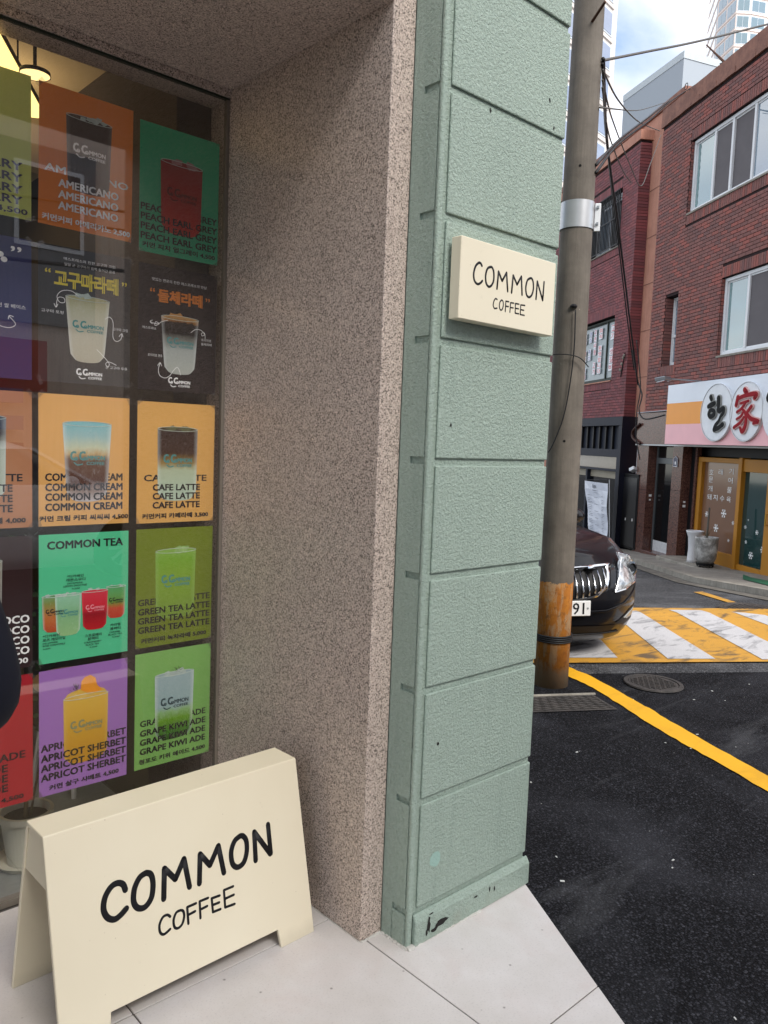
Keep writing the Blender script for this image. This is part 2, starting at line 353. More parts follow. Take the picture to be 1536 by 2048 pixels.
# ------------------------------------------------------------------ shared materials
M_GREEN = m_stucco()
M_GRAN = m_granite('pinkish_grey_granite', srgb(206, 190, 179), srgb(162, 146, 136), srgb(62, 53, 48), 400, thr=.42)
M_TILE = m_tile()
M_GROUT = simple('tile_joint', srgb(92, 86, 82), .9)
M_NEWASPH = m_asphalt('fresh_asphalt', (.008, .008, .010), (.040, .040, .047), 125)
M_OLDASPH = m_asphalt('old_asphalt', (.072, .072, .076), (.13, .13, .135), 90, bump=.5)
M_YLINE = m_paint('yellow_road_paint', srgb(236, 174, 24), srgb(180, 132, 30), .3)
M_XY = m_paint('worn_yellow_crossing_paint', srgb(204, 150, 54), (.060, .054, .045), .85)
M_XW = m_paint('worn_white_crossing_paint', srgb(198, 196, 196), (.085, .085, .09), .85)
def m_cream():
    t = NT('cream_painted_metal'); base = t.mix(t.noise(3, 5), srgb(222, 211, 185), srgb(234, 225, 202))
    v = t.n('ShaderNodeTexVoronoi'); v.inputs['Scale'].default_value = 75; t.l(t.tc.outputs['Object'], v.inputs['Vector']); sx = t.n('ShaderNodeSeparateColor'); t.l(v.outputs['Color'], sx.inputs[0])
    sp = t.math('MULTIPLY', t.ramp(v.outputs['Distance'], [(.08, 1.0), (.16, 0.0)]), t.ramp(sx.outputs[0], [(.88, 0.0), (.91, 1.0)]))
    cl = t.ramp(t.noise(4.5, 4, .6), [(.50, 0.0), (.62, 1.0)])
    base = t.mix(t.math('MULTIPLY', t.math('MULTIPLY', sp, cl), .55), base, srgb(150, 132, 104))
    base = t.mix(t.math('MULTIPLY', t.ramp(t.noise(9, 9, .75, dist=1.5), [(.62, 0.0), (.70, 1.0)]), .16), base, srgb(176, 162, 138))
    low = t.ramp(t.math('ADD', t.sep()[2], t.math('MULTIPLY', t.noise(14, 5), .05)), [(.035, 1.0), (.075, 0.0)])
    base = t.mix(t.math('MULTIPLY', low, .22), base, srgb(150, 142, 126))
    t.base(base, t.ramp(t.noise(6, 5), [(.3, .32), (.7, .48)]), spec=.4); return t.m
M_CREAM = m_cream()
M_BLACKL = simple('black_lettering', srgb(17, 16, 20), .55)
M_CONC = m_concrete('kerb_concrete', srgb(128, 122, 112), srgb(164, 158, 146))
M_WHITEFR = simple('white_window_frame', srgb(222, 224, 226), .35, var=.05)
M_ALU = simple('brushed_aluminium', srgb(165, 168, 172), .35, .7)
M_DARKG = simple('dark_green_frame', srgb(38, 46, 38), .5)
M_CABLE = simple('black_cable', srgb(26, 26, 28), .55)
M_CABLEG = simple('grey_cable', srgb(92, 90, 88), .6)
M_BRICK = m_brick('red_brown_brick', [srgb(132, 82, 76), srgb(140, 86, 78), srgb(122, 79, 73), srgb(150, 86, 76), srgb(117, 79, 75), srgb(136, 88, 81), srgb(156, 86, 75), srgb(129, 83, 76)], srgb(92, 64, 62))
M_BRICK2 = m_brick('dark_maroon_brick', [srgb(130, 72, 76), srgb(140, 74, 76), srgb(118, 68, 72), srgb(146, 78, 80), srgb(124, 66, 68)], srgb(92, 60, 62))
M_MORTAR = simple('dark_mortar', srgb(46, 32, 32), .9)
M_PEACH = m_concrete('peach_render', srgb(176, 124, 104), srgb(196, 142, 120), 3.)
M_COPING = m_concrete('stained_coping', srgb(120, 82, 70), srgb(158, 112, 94), 6.)
M_REDGRAN = m_granite('red_brown_granite', srgb(112, 76, 66), srgb(78, 50, 44), srgb(34, 24, 22), 110, .25, thr=.5)
M_NAVY = simple('navy_shopfront_paint', srgb(26, 31, 44), .55)
M_DARK = simple('near_black_paint', srgb(20, 20, 22), .5)
M_YWOOD = simple('orange_yellow_timber', srgb(174, 118, 34), .45, var=.15, scale=4)
M_GLASS = glassy('clear_shop_glass', trans=.99, ior=1.78)
M_WGLASS = glassy('window_glass', (.75, .92, .95), trans=.75, ior=1.9)
M_FROST = simple('frosted_screen', srgb(128, 132, 136), .5)

# ================================================================== GROUND
ground_sheet('road', [(-60, -60), (150, -60), (150, 80), (-60, 80)], -.004, M_OLDASPH)
tagged = ground_sheet('asphalt_resurfacing', [(-14, -16), (3.02, -16), (3.02, 40), (-14, 40)], 0.0, M_NEWASPH)
# pale strip where the fresh asphalt meets the crossing
ground_sheet('asphalt_seam', [(2.84, .4), (3.06, .4), (3.06, 12), (2.90, 12)], .002, M_OLDASPH)
# raised crossing: yellow field with white bars
gp = lambda *uv: [ST(ground(u, v)) for u, v in uv]
cwS0, cwS1 = 3.10, ST(ground(1365, 1218))[0]
cross = structure('crosswalk')
f_ = ground_sheet('yellow_field', [(cwS0, 1.0), (cwS0, 9.0), (cwS1-.25, 6.4), (cwS1, 5.2), (cwS1+.05, 1.2)], .008, M_XY, cross)
bars = [((1120, 1319), (1080, 1262), (1201, 1282), (1235, 1319)), ((1335.5, 1320.6), (1266, 1264), (1215, 1223.0), (1272.5, 1223.7), (1430.7, 1320.6)),
        ((1524, 1322), (1337, 1222), (1401.6, 1222.5), (1545, 1291), (1600, 1322)), ((1555, 1260), (1462, 1226), (1530, 1232.5), (1600, 1262))]
for b in bars:
    pts = gp(*b); ground_sheet('white_bar', pts, .012, M_XW, cross)
# yellow kerb-side line
up = [(1100, 1320), (1137, 1335), (1188.5, 1357.7), (1246.7, 1390), (1298.3, 1419), (1363, 1457.8), (1443.6, 1503), (1536, 1554.6), (1640, 1612), (1960, 1790), (2500, 2090)]
lo = [(1100, 1339), (1137, 1354.5), (1185, 1377), (1246.7, 1415.8), (1298.3, 1449.3), (1363, 1487.5), (1443.6, 1532), (1536, 1586), (1630, 1640), (1940, 1818), (2440, 2110)]
def jag(l):
    out = []
    for (a, b), (c, d) in zip(l, l[1:]):
        for k in range(6): t = k/6; out.append((a+(c-a)*t+random.uniform(-.8, .8), b+(d-b)*t+random.uniform(-.8, .8)))
    out.append(l[-1]); return out
ln = ground_sheet('yellow_line', gp(*jag(up))+list(reversed(gp(*jag(lo)))), .006, M_YLINE)
ground_sheet('yellow_dash', gp((1387, 1185), (1405, 1184), (1479, 1207.5), (1466, 1208.7)), .006, M_XY)
# pale scuff and white specks on the fresh asphalt
M_SPECK = simple('pale_litter', srgb(200, 200, 196), .8)
sp = MB()
for i in range(70):
    S, T = random.uniform(-2, 2.8), random.uniform(.6, 3.2); P = from_ST(S, T, .001); r = random.uniform(.0012, .0045); a = random.uniform(0, pi)
    sp.obox(P+Vector((0, 0, .0015)), (r*cos(a)*random.uniform(1, 3), r*sin(a)*random.uniform(1, 3), 0), (-r*sin(a), r*cos(a), 0), (0, 0, .0012))
tag(sp.build('litter_specks', M_SPECK), 'tiny pale specks of litter scattered over the dark asphalt', 'litter', kind='stuff')

# manhole cover + second one
M_IRON = m_concrete('worn_iron', srgb(50, 47, 45), srgb(78, 72, 68), 14., .6, False, .8)
def manhole(P, r, label):
    S = ST(P)[0]; t = thing('manhole_cover', label, 'manhole cover', P+Vector((0, 0, .002)), random.uniform(0, 3), 'manhole covers in the road')
    MB().lathe([(r*.86, .002), (r*.87, .010), (r, .010), (r*1.02, .001)], 40, cap=False).build('frame_ring', M_IRON, t)
    MB().lathe([(.001, .006), (r*.84, .006), (r*.85, .0)], 40, cap=False).build('lid', M_IRON, t)
    g = MB()
    for i in range(-6, 7):
        for j in range(-6, 7):
            x, y = i*r*.125, j*r*.125
            if math.hypot(x, y) < r*.74: g.obox((x, y, .0075), (r*.045, 0, 0), (0, r*.018 if (i+j) % 2 else r*.045, 0), (0, 0, .0025))
    tag(g.build('raised_studs', M_IRON, t), kind='stuff')
manhole(from_ST(2.60, 2.12, .004), .19, 'round worn manhole cover in the fresh asphalt beside the yellow line')
manhole(ground(1502, 1219), .32, 'round manhole cover beyond the striped crossing at the right edge')

# drain cover at the pole foot
dr = thing('drain_cover', 'dark rectangular drain cover with wavy ribs at the foot of the pole', 'drain cover')
q = gp((1060, 1397), (1186, 1392), (1236, 1421), (1062, 1427))
ground_sheet('plate', q, .006, M_IRON, dr)
rb = MB(); A0, A1, A2, A3 = [from_ST(*p, .010) for p in q]
for i in range(1, 9):
    t0 = i/9; a = A0.lerp(A3, t0); b = A1.lerp(A2, t0); path = []
    for k in range(41): p = a.lerp(b, .03+.94*k/40); p.z += 0; path.append(p + (A3-A0).normalized()*.006*sin(k*1.3))
    rb.tube(path, .0035, 5)
tag(rb.build('ribs', M_IRON, dr), kind='stuff')
ed = MB(); e0, e1 = from_ST(*gp((1060, 1394))[0], .004), from_ST(*gp((1190, 1389.5))[0], .004); ed.tube([e0, e1], .010, 6); ed.build('concrete_edge', M_CONC, dr)

# ================================================================== TILED ENTRANCE FLOOR
fl = structure('tiled_floor')
tile_line0, tile_line1 = Vector((.545, -.005)), Vector((.545-.574*6, -.005-6))
MB().prism([(-6.2, 6.0), (.54, 6.0), (.54, .002), (.541-.574*5.997, -5.997), (-6.2, -6)], -.10, -.004).build('screed', M_GROUT, fl)
def clip(poly, p, d):                 # keep the part left of the line p + t*d
    out = []
    for i in range(len(poly)):
        a, b = poly[i], poly[(i+1) % len(poly)]
        fa = d[0]*(a[1]-p[1])-d[1]*(a[0]-p[0]); fb = d[0]*(b[1]-p[1])-d[1]*(b[0]-p[0])
        if fa <= 0: out.append(a)
        if fa*fb < 0: t = fa/(fa-fb); out.append((a[0]+(b[0]-a[0])*t, a[1]+(b[1]-a[1])*t))
    return out
g_ = .0022
for ci in range(-5, 1):
    x0 = -.10+ci*.68; offy = .27 if ci % 2 else -.465
    if ci == -1: offy = .27
    for ri in range(-4, 3):
        y1 = offy+ri*.735
        for (xa, xb) in ((x0, x0+.68),):
            poly = [(xa+g_, y1-.735+g_), (xb-g_, y1-.735+g_), (xb-g_, min(y1, .953)-g_), (xa+g_, min(y1, .953)-g_)]
            if poly[0][1] > poly[2][1]-.02: continue
            poly = clip(poly, (.546, .005), (.574, 1.0)) if False else clip([p for p in poly], (.546, .005), (-.574, -1.0))
            if len(poly) < 3: continue
            m = MB().prism(poly, -.03+random.uniform(0, .0006), random.uniform(-.0005, .0003)); m.build('tile', M_TILE, fl, bevel=.0012)
# dark rubber-like edge between slab and asphalt is the slab side itself

# ================================================================== CAFE BUILDING
D = .968; XR = -.1217; YG = .1168; ZT = 2.739; XC = -.0356; W = .5368
cafe = thing('cafe_building', 'cafe corner with a recessed shop window, speckled granite reveal and sage green block pillar', 'building')
gw = MB().box(XR, XC-.0005, YG, 3.2, 0, 4.2)
gw.build('granite_reveal', M_GRAN, cafe, bevel=.002)
MB().box(-6.2, XR-.001, YG, D-.02, ZT, 4.2).build('granite_soffit', M_GRAN, cafe)
MB().box(-6.2, XR-.001, D-.016, D+.12, ZT-.025, 4.2).build('granite_head', M_GRAN, cafe)
MB().box(-6.2, XR-.001, D-.006, D+.01, ZT-.032, ZT-.0255).build('window_head_trim', M_DARKG, cafe)
# pillar
pil = MB().box(XC+.008, W-.0045, .008, 3.2, 0, 4.2).build('pillar', M_GREEN, cafe)
gz_ = [2.8665, 2.5216, 2.1765, 1.8312, 1.4864, 1.148, .8063, .4627, .1173]
gh = .021
tops = [4.2]+[z-gh for z in gz_[:-1]]
for i, (zt, zb) in enumerate(zip(tops, gz_)):
    if i == 0:
        segs = [(4.2, gz_[0]+.345*2), (gz_[0]+.345*2-gh, gz_[0]+.345), (gz_[0]+.345-gh, gz_[0])]
    else: segs = [(zt, zb)]
    for a, b in segs:
        MB().box(.002, W, 0, .0075, b, a).build('panel', M_GREEN, pil, bevel=.004, seg=2)
        MB().box(XC, XC+.0075, .016, .072, b+.003, a+.003).build('side_panel', M_GREEN, pil)
        MB().box(W-.004, W, .0080, .60, b, a).build('panel', M_GREEN, pil)
MB().box(XC, XC+.0075, .0722, YG-.001, 0, 4.2).build('inner_strip', M_GREEN, pil)
MB().box(XC, XC+.020, 0, .0155, .0, 4.2).build('corner_bead', M_GREEN, pil, bevel=.006, seg=3)
MB().box(XC, XC+.0075, .016, .072, 0.0, .098).build('side_plinth', M_GREEN, pil, bevel=.003)
# plinth with a sloped top
pm = MB(); x0, x1 = XC+.024, W+.016
prof = [(0, .0), (-.010, .0), (-.010, .076), (0.0, .098), (.0075, .098), (.0075, 0)]
n = len(prof); pm.add([(x0, y, z) for y, z in prof]+[(x1 if y < 0 else x1-.004, y, z) for y, z in prof], [tuple(range(n)), tuple(range(2*n-1, n-1, -1))]+[(i, n+i, n+(i+1) % n, (i+1) % n) for i in range(n)])
pm.build('plinth', M_GREEN, pil, bevel=.003)
MB().box(W-.004, W+.014, .0085, .62, 0, .09).build('plinth', M_GREEN, pil, bevel=.004)
# worn chips and patches on the pillar foot
def blob(cx, cz, rx, rz, n=14, rough=.35, seed=0):
    rnd = random.Random(seed); return [(cx+rx*cos(2*pi*k/n)*(1+rnd.uniform(-rough, rough)), cz+rz*sin(2*pi*k/n)*(1+rnd.uniform(-rough, rough))) for k in range(n)]
M_CHIP = simple('exposed_dark_render', srgb(38, 36, 34), .9, bump=.5)
M_CAULK = m_concrete('white_caulk', srgb(196, 192, 184), srgb(220, 218, 212), 30, .8, False, .8)
for k, (cx, cz, rx, rz) in enumerate([(.105, .040, .026, .010), (.072, .026, .016, .007), (.046, .052, .006, .028), (.038, .03, .004, .012), (.265, .060, .010, .003), (.335, .058, .003, .010), (.36, .052, .003, .008), (.055, .085, .010, .003)]):
    MB().add([(x, -.0112, z) for x, z in blob(cx, max(cz, .012), rx, rz, seed=k)], [tuple(range(14))]).build('chip', M_CHIP, pil)
for k, (u, v) in enumerate([(876, 1487), (1108, 256), (981, 220), (902, 850), (1100, 200)]):
    P = hit_y(u, v, -.0012); MB().add([(x, -.0012, z) for x, z in blob(P.x, P.z, .004, .006, 9, .5, k)], [tuple(range(9))]).build('chip', M_CHIP, pil)
M_PATCH = simple('greener_touch_up_paint', srgb(128, 168, 156), .6)
P = hit_y(866, 1720, -.0006)
t_ = NT('greener_touch_up_paint'); t_.base(t_.mix(t_.noise(60, 4), srgb(146, 178, 168), srgb(156, 186, 175)), .6); t_.bump(t_.noise(105, 4, .6, dist=.4), .8, .004)
MB().add([(x, -.0006, z) for x, z in blob(P.x+.01, P.z, .024, .024, 18, .12, 3)], [tuple(range(18))]).build('paint_patch', t_.m, pil)
ck = MB(); rnd = random.Random(5)
for (ax, ay), (bx, by) in (((XC-.002, -.004), (W*.55, -.012)), ((XC-.003, YG), (XC-.003, -.004)), ((XR, YG-.003), (XC-.004, YG-.003)), ((XR-.003, .5), (XR-.003, YG))):
    pts = []; rs = []; N = 30
    for k in range(N+1):
        t = k/N; pts.append((ax+(bx-ax)*t+rnd.uniform(-.0015, .0015), ay+(by-ay)*t+rnd.uniform(-.0015, .0015), .0005)); rs.append(rnd.uniform(.002, .0065)*(1.7 if t < .2 and ay < 0 else 1)*(.5 if ax == XR-.003 else 1))
    ck.tube(pts, rs, 6)
ck.build('caulk', M_CAULK, cafe)
# window frame and pane
fr = MB()
fr.box(XR-.013, XR-.001, D-.006, D+.012, 0, ZT-.033); fr.build('window_frame', simple('grey_silicone_frame', srgb(120, 112, 102), .5), cafe)
MB().box(-6.2, XR-.0135, D-.004, D+.03, 0, .02).build('window_sill_frame', simple('grey_silicone_frame', srgb(120, 112, 102), .5), cafe)
MB().box(-6.2, XR-.0135, D-.003, D+.003, .021, ZT-.0325).build('window_pane', M_GLASS, cafe)
# interior shell
M_INW = simple('dim_brown_wall', srgb(74, 64, 50), .8)
M_INC = simple('beige_ceiling', srgb(186, 166, 128), .8, var=.05, scale=1)
M_INF = m_concrete('grey_interior_floor', srgb(120, 124, 120), srgb(142, 146, 140), 2, .35, False, .05)
MB().box(-6.2, XR, D+.04, 6.0, 2.98, 3.1).build('ceiling', M_INC, cafe)
MB().box(-6.2, XR-.001, 5.9, 6.0, 0, 2.98).build('back_wall', M_INW, cafe)
MB().box(-6.2, -6.1, D, 5.9, 0, 2.98).build('side_wall', M_INW, cafe)
MB().box(XR-.14, XR-.002, D+.12, 5.9, 0, 2.98).build('inner_wall', simple('dark_olive_wall', srgb(62, 54, 42), .8), cafe)
MB().box(-6.1, XR-.15, D+.031, 5.9, -.03, -.002).build('floor', M_INF, cafe)
MB().box(-1.0, XR-.15, 2.3, 2.75, 2.70, 2.96).build('ceiling_beam', M_INC, cafe, bevel=.02)
MB().box(-2.6, XR-.15, 4.3, 4.9, 0, 1.05).build('counter', simple('dark_walnut', srgb(58, 44, 34), .5), cafe)
MB().box(-6.2, W-.011, .2, 6.2, 4.21, 4.6).build('upper_storey', M_GRAN, cafe)
MB().box(-6.5, -6.201, .10, 6.2, 0, 4.6).build('far_pier', M_GRAN, cafe)
MB().box(XR+.001, W-.011, 3.21, 6.2, 0, 4.2).build('side_mass', M_GREEN, cafe)

# interior lamps (lit)
M_LAMP = emit('warm_lamp', (1.0, .70, .22), 1.1)
def lamp_area(P, rot, sx, sy, e, parent):
    l = bpy.data.lights.new('lamp_light', 'AREA'); l.shape = 'RECTANGLE'; l.size = sx; l.size_y = sy; l.energy = e; l.color = (1, .78, .5)
    o = bpy.data.objects.new('lamp_light', l); COL.objects.link(o); o.location = P; o.rotation_euler = rot; o.parent = parent
zl = 2.70
a, b = hit_z(-6, 98, zl), hit_z(74, 236, zl)
d = (b-a).normalized(); a2 = a-d*.9
lin = thing('linear_lamp', 'long warm glowing strip lamp hanging below the cafe ceiling', 'ceiling lamp')
nrm = Vector((-d.y, d.x, 0))
MB().obox((a2+b)/2+Vector((0, 0, .012)), d*(b-a2).length/2, nrm*.022, (0, 0, .012)).build('lamp_tube', M_LAMP, lin)
MB().obox((a2+b)/2+Vector((0, 0, .035)), d*(b-a2).length/2, nrm*.024, (0, 0, .010)).build('lamp_housing', M_DARK, lin)
for t in (.35, .8):
    p = a2.lerp(b, t); MB().tube([p+Vector((0, 0, .045)), (p.x, p.y, 2.98)], .003, 6).build('hanging_wire', M_DARK, lin)
P = hit_z(70, 150, 2.66)
pl_ = thing('pendant_lamp', 'small round glowing spotlight on a thin ceiling rod inside the cafe', 'ceiling lamp', P)
MB().lathe([(.001, 0), (.045, 0)], 28, cap=False).build('lens', emit('warm_lens', (1, .72, .30), .9), pl_)
MB().lathe([(.046, -.001), (.048, -.001), (.046, .012), (.02, .018), (.001, .018)], 28, cap=False).build('lamp_shade', M_DARK, pl_, smooth=True)
MB().tube([(0, 0, .018), (0, 0, 2.98-P.z)], .006, 8).build('rod', M_DARK, pl_)
MB().lathe([(.03, 2.96-P.z), (.03, 2.98-P.z)], 16).build('ceiling_rose', M_DARK, pl_)
lamp_area((-1.3, 2.2, 2.66), (0, 0, 0), 1.5, .2, 3.0, lin)
lamp_area((-1.2, 2.0, 2.74), (pi, 0, 0), 1.5, .2, 3.0, lin)

# plant pot inside
M_POT = simple('cream_plastic_pot', srgb(186, 184, 168), .5)
PPT = hit_z(52, 1722, 0)
pp = thing('potted_plant', 'cream plastic pot with a bare-stemmed plant standing inside behind the glass', 'plant', (PPT.x, PPT.y, -.002)); pp.scale = (.72, .72, .80)
MB().lathe([(.001, .012), (.085, .012), (.115, .215), (.128, .215), (.128, .242), (.112, .242), (.108, .20), (.001, .20)], 36, cap=False).build('pot', M_POT, pp, smooth=False)
MB().lathe([(.001, .002), (.12, .002), (.142, .028), (.134, .028), (.115, .010), (.001, .010)], 36, cap=False).build('saucer', M_POT, pp)
MB().lathe([(.001, .207), (.107, .207)], 24, cap=False).build('soil', simple('dark_soil', (.02, .016, .012), 1), pp)
M_STEM = simple('brown_stem', srgb(92, 78, 52), .8); M_LEAF = simple('dark_green_leaf', srgb(46, 70, 34), .5)
MB().tube([(0, 0, .2), (.01, .01, .5), (-.01, .02, .9), (.01, .03, 1.3)], [.012, .010, .008, .005], 8).build('stem', M_STEM, pp)
MB().tube([(.02, 0, .2), (.06, .02, .36), (.12, .05, .55)], [.006, .005, .003], 6).build('stem', M_STEM, pp)
lf = MB(); rnd = random.Random(3)
for k in range(90):
    z = rnd.uniform(.55, 1.5); a = rnd.uniform(0, 2*pi); r = rnd.uniform(.02, .2)*(1 if z > .8 else .5); c = Vector((r*cos(a), r*sin(a)+.05, z)); d1 = Vector((rnd.uniform(-1, 1), rnd.uniform(-1, 1), rnd.uniform(-.6, .6))).normalized(); d2 = d1.orthogonal().normalized()
    l_, w_ = rnd.uniform(.03, .06), .014; lf.add([c, c+d1*l_*.5+d2*w_, c+d1*l_, c+d1*l_*.5-d2*w_], [(0, 1, 2, 3)])
tag(lf.build('leaves', M_LEAF, pp), kind='stuff')
# stool & table behind the posters
M_WLEG = simple('white_tube_leg', srgb(190, 186, 178), .4)
def stool(x, y, label):
    s = thing('stool', label, 'stool', (x, y, -.002), .4, 'stools inside the cafe window')
    MB().lathe([(.001, .44), (.165, .44), (.17, .455), (.165, .47), (.001, .47)], 28, cap=False).build('seat', simple('pale_wood_seat', srgb(170, 140, 100), .5), s)
    for k in range(4):
        a = pi/4+k*pi/2; MB().tube([(.11*cos(a), .11*sin(a), .44), (.17*cos(a), .17*sin(a), 0)], .011, 8).build('leg', M_WLEG, s)
    MB().lathe([(.139, .16), (.147, .16), (.147, .168), (.139, .168), (.139, .16)], 28, cap=False).build('foot_ring', M_WLEG, s)
stool(-.36, 1.75, 'white-legged stool inside the window, right of the other two')
stool(-.95, 1.95, 'white-legged stool inside the window, left of the small table')
tb = thing('small_table', 'small round cafe table on a white column inside the window', 'table', (-.62, 2.2, -.002))
MB().lathe([(.001, .72), (.30, .72), (.30, .74), (.001, .74)], 36, cap=False).build('table_top', simple('dark_walnut', srgb(58, 44, 34), .5), tb)
MB().lathe([(.02, .02), (.02, .72)], 12).build('column', M_WLEG, tb); MB().lathe([(.001, .02), (.2, .02), (.2, 0)], 28, cap=False).build('base', M_WLEG, tb)

# ================================================================== MENU POSTERS
PW, PH, PY = .297, .42, D+.0075
M_TAPE = glassy('clear_tape', (.86, .86, .82), trans=.92, ior=2.2, rough=.25)
def m_paper(name, c, var=.05):
    t = NT(name); t.base(t.mix(t.noise(7, 3), tuple(x*(1-var) for x in c), tuple(min(1, x*(1+var)) for x in c)), .5, spec=.3); return t.m
def m_drink(name, stops, amp=.16, milky=.25, seed=0., haze=(.75, .8, .8)):
    """printed photograph of a drink: colours stacked by height, wavering edges"""
    t = NT(name); uv = t.sep('UV'); mp = t.n('ShaderNodeMapping'); mp.inputs['Location'].default_value = (seed, seed*2, 0); mp.inputs['Scale'].default_value = (5, 3, 1); t.l(t.tc.outputs['UV'], mp.inputs[0])
    n = t.noise(1.3, 6, .65, vec=mp.outputs[0], dist=.8)
    v = t.math('ADD', uv[1], t.math('MULTIPLY', t.math('SUBTRACT', n, .5), amp*2))
    c = t.ramp(v, stops)
    e = t.ramp(t.math('ABSOLUTE', t.math('SUBTRACT', uv[0], .5)), [(.40, 0.0), (.49, 1.0)])
    c = t.mix(t.math('MULTIPLY', e, milky+.2), c, haze)
    n2 = t.ramp(t.noise(3.5, 5, .7, vec=mp.outputs[0], dist=1.5), [(.55, 0.0), (.68, 1.0)]); c = t.mix(t.math('MULTIPLY', n2, milky), c, haze)
    n3 = t.ramp(t.noise(6, 4, .7, vec=mp.outputs[0]), [(.62, 0.0), (.7, 1.0)]); c = t.mix(t.math('MULTIPLY', n3, .35), c, (.05, .04, .03))
    t.base(c, .5, spec=.3); return t.m
def warp_all(root, amp, ph, curl=0.):
    def w(x, z): return amp*(sin(x*11+ph)*.5+sin(z*9+ph*2)*.5) + curl*max(0, (z/PH-.82))**2*30*(.5+.5*sin(x*8+ph))
    for o in [root]+list(root.children):
        for v in o.data.vertices: v.co.y += w(v.co.x, v.co.z)
INK = simple('dark_print', srgb(34, 30, 34), .5); WINK = simple('white_print', srgb(240, 240, 238), .5)
TEAL = simple('teal_print', srgb(70, 140, 140), .5); GINK = simple('grey_print', srgb(78, 74, 92), .5); YINK = simple('yellow_print', srgb(226, 206, 62), .5); OINK = simple('orange_print', srgb(212, 124, 40), .5)
RIMM = simple('rim_print', srgb(196, 208, 200), .5); ICE = simple('ice_print', srgb(176, 190, 184), .5, var=.4, scale=60)
def strokes(mb, paths, r, y, flat=.2, sub=5, smooth=True):
    for p in paths:
        q = smooth_path(p, False, sub) if smooth and len(p) > 2 else [Vector((*a, 0)) for a in p]
        m = MB().tube([(a.x, a.y, 0) for a in q], r, 6)
        for e in (q[0], q[-1]): m.ball((e.x, e.y, 0), r, 6)
        mb.add([(a[0], y-abs(0)-a[2]*flat, a[1]) for a in m.v], [tuple(reversed(f)) for f in m.f])
def cup_shape(x0, x1, zt, zb, taper, y, nx=10, nz=12, dome=0.):
    m = MB(); uv = []; rim = (x1-x0)*.10
    for j in range(nz+1):
        v = j/nz; cx = (x0+x1)/2; hw = (x1-x0)/2*(1-taper*(1-v))
        if v < .12: hw *= math.sqrt(max(.05, 1-((.12-v)/.12)**2*.45))
        for i in range(nx+1):
            u = i/nx; s = 2*u-1; z = zb+(zt-zb)*v
            z += rim*.55*math.sqrt(max(0, 1-s*s))*(v**6)*(1+dome) - rim*.5*math.sqrt(max(0, 1-s*s))*((1-v)**3)
            m.v.append(((cx+hw*s), y, z)); uv.append((u, v))
    for j in range(nz):
        for i in range(nx): a = j*(nx+1)+i; m.f.append((a, a+1, a+nx+2, a+nx+1))
    return m, uv
def logo(mb, x0, x1, z0, z1, y):
    w = x1-x0; h = z1-z0
    put_text(mb, 'C', x0, x0+w*.15, z0+h*.38, z1, y, .03); put_text(mb, 'o', x0+w*.10, x0+w*.20, z0+h*.36, z0+h*.62, y, .03)
    put_text(mb, 'C', x0+w*.25, x0+w*.42, z0+h*.38, z1, y, .03); put_text(mb, 'o', x0+w*.36, x0+w*.47, z0+h*.38, z0+h*.64, y, .03)
    put_text(mb, 'MMON', x0+w*.49, x1, z0+h*.40, z0+h*.72, y, .03)
    put_text(mb, 'COFFEE', x0+w*.46, x1*.99+x0*.01, z0+h*.06, z0+h*.28, y, .03)
    strokes(mb, [[(x0+w*.10, z0+h*.22), (x0+w*.2, z0+h*.05), (x0+w*.34, z0+h*.12)]], h*.045, y, .05)
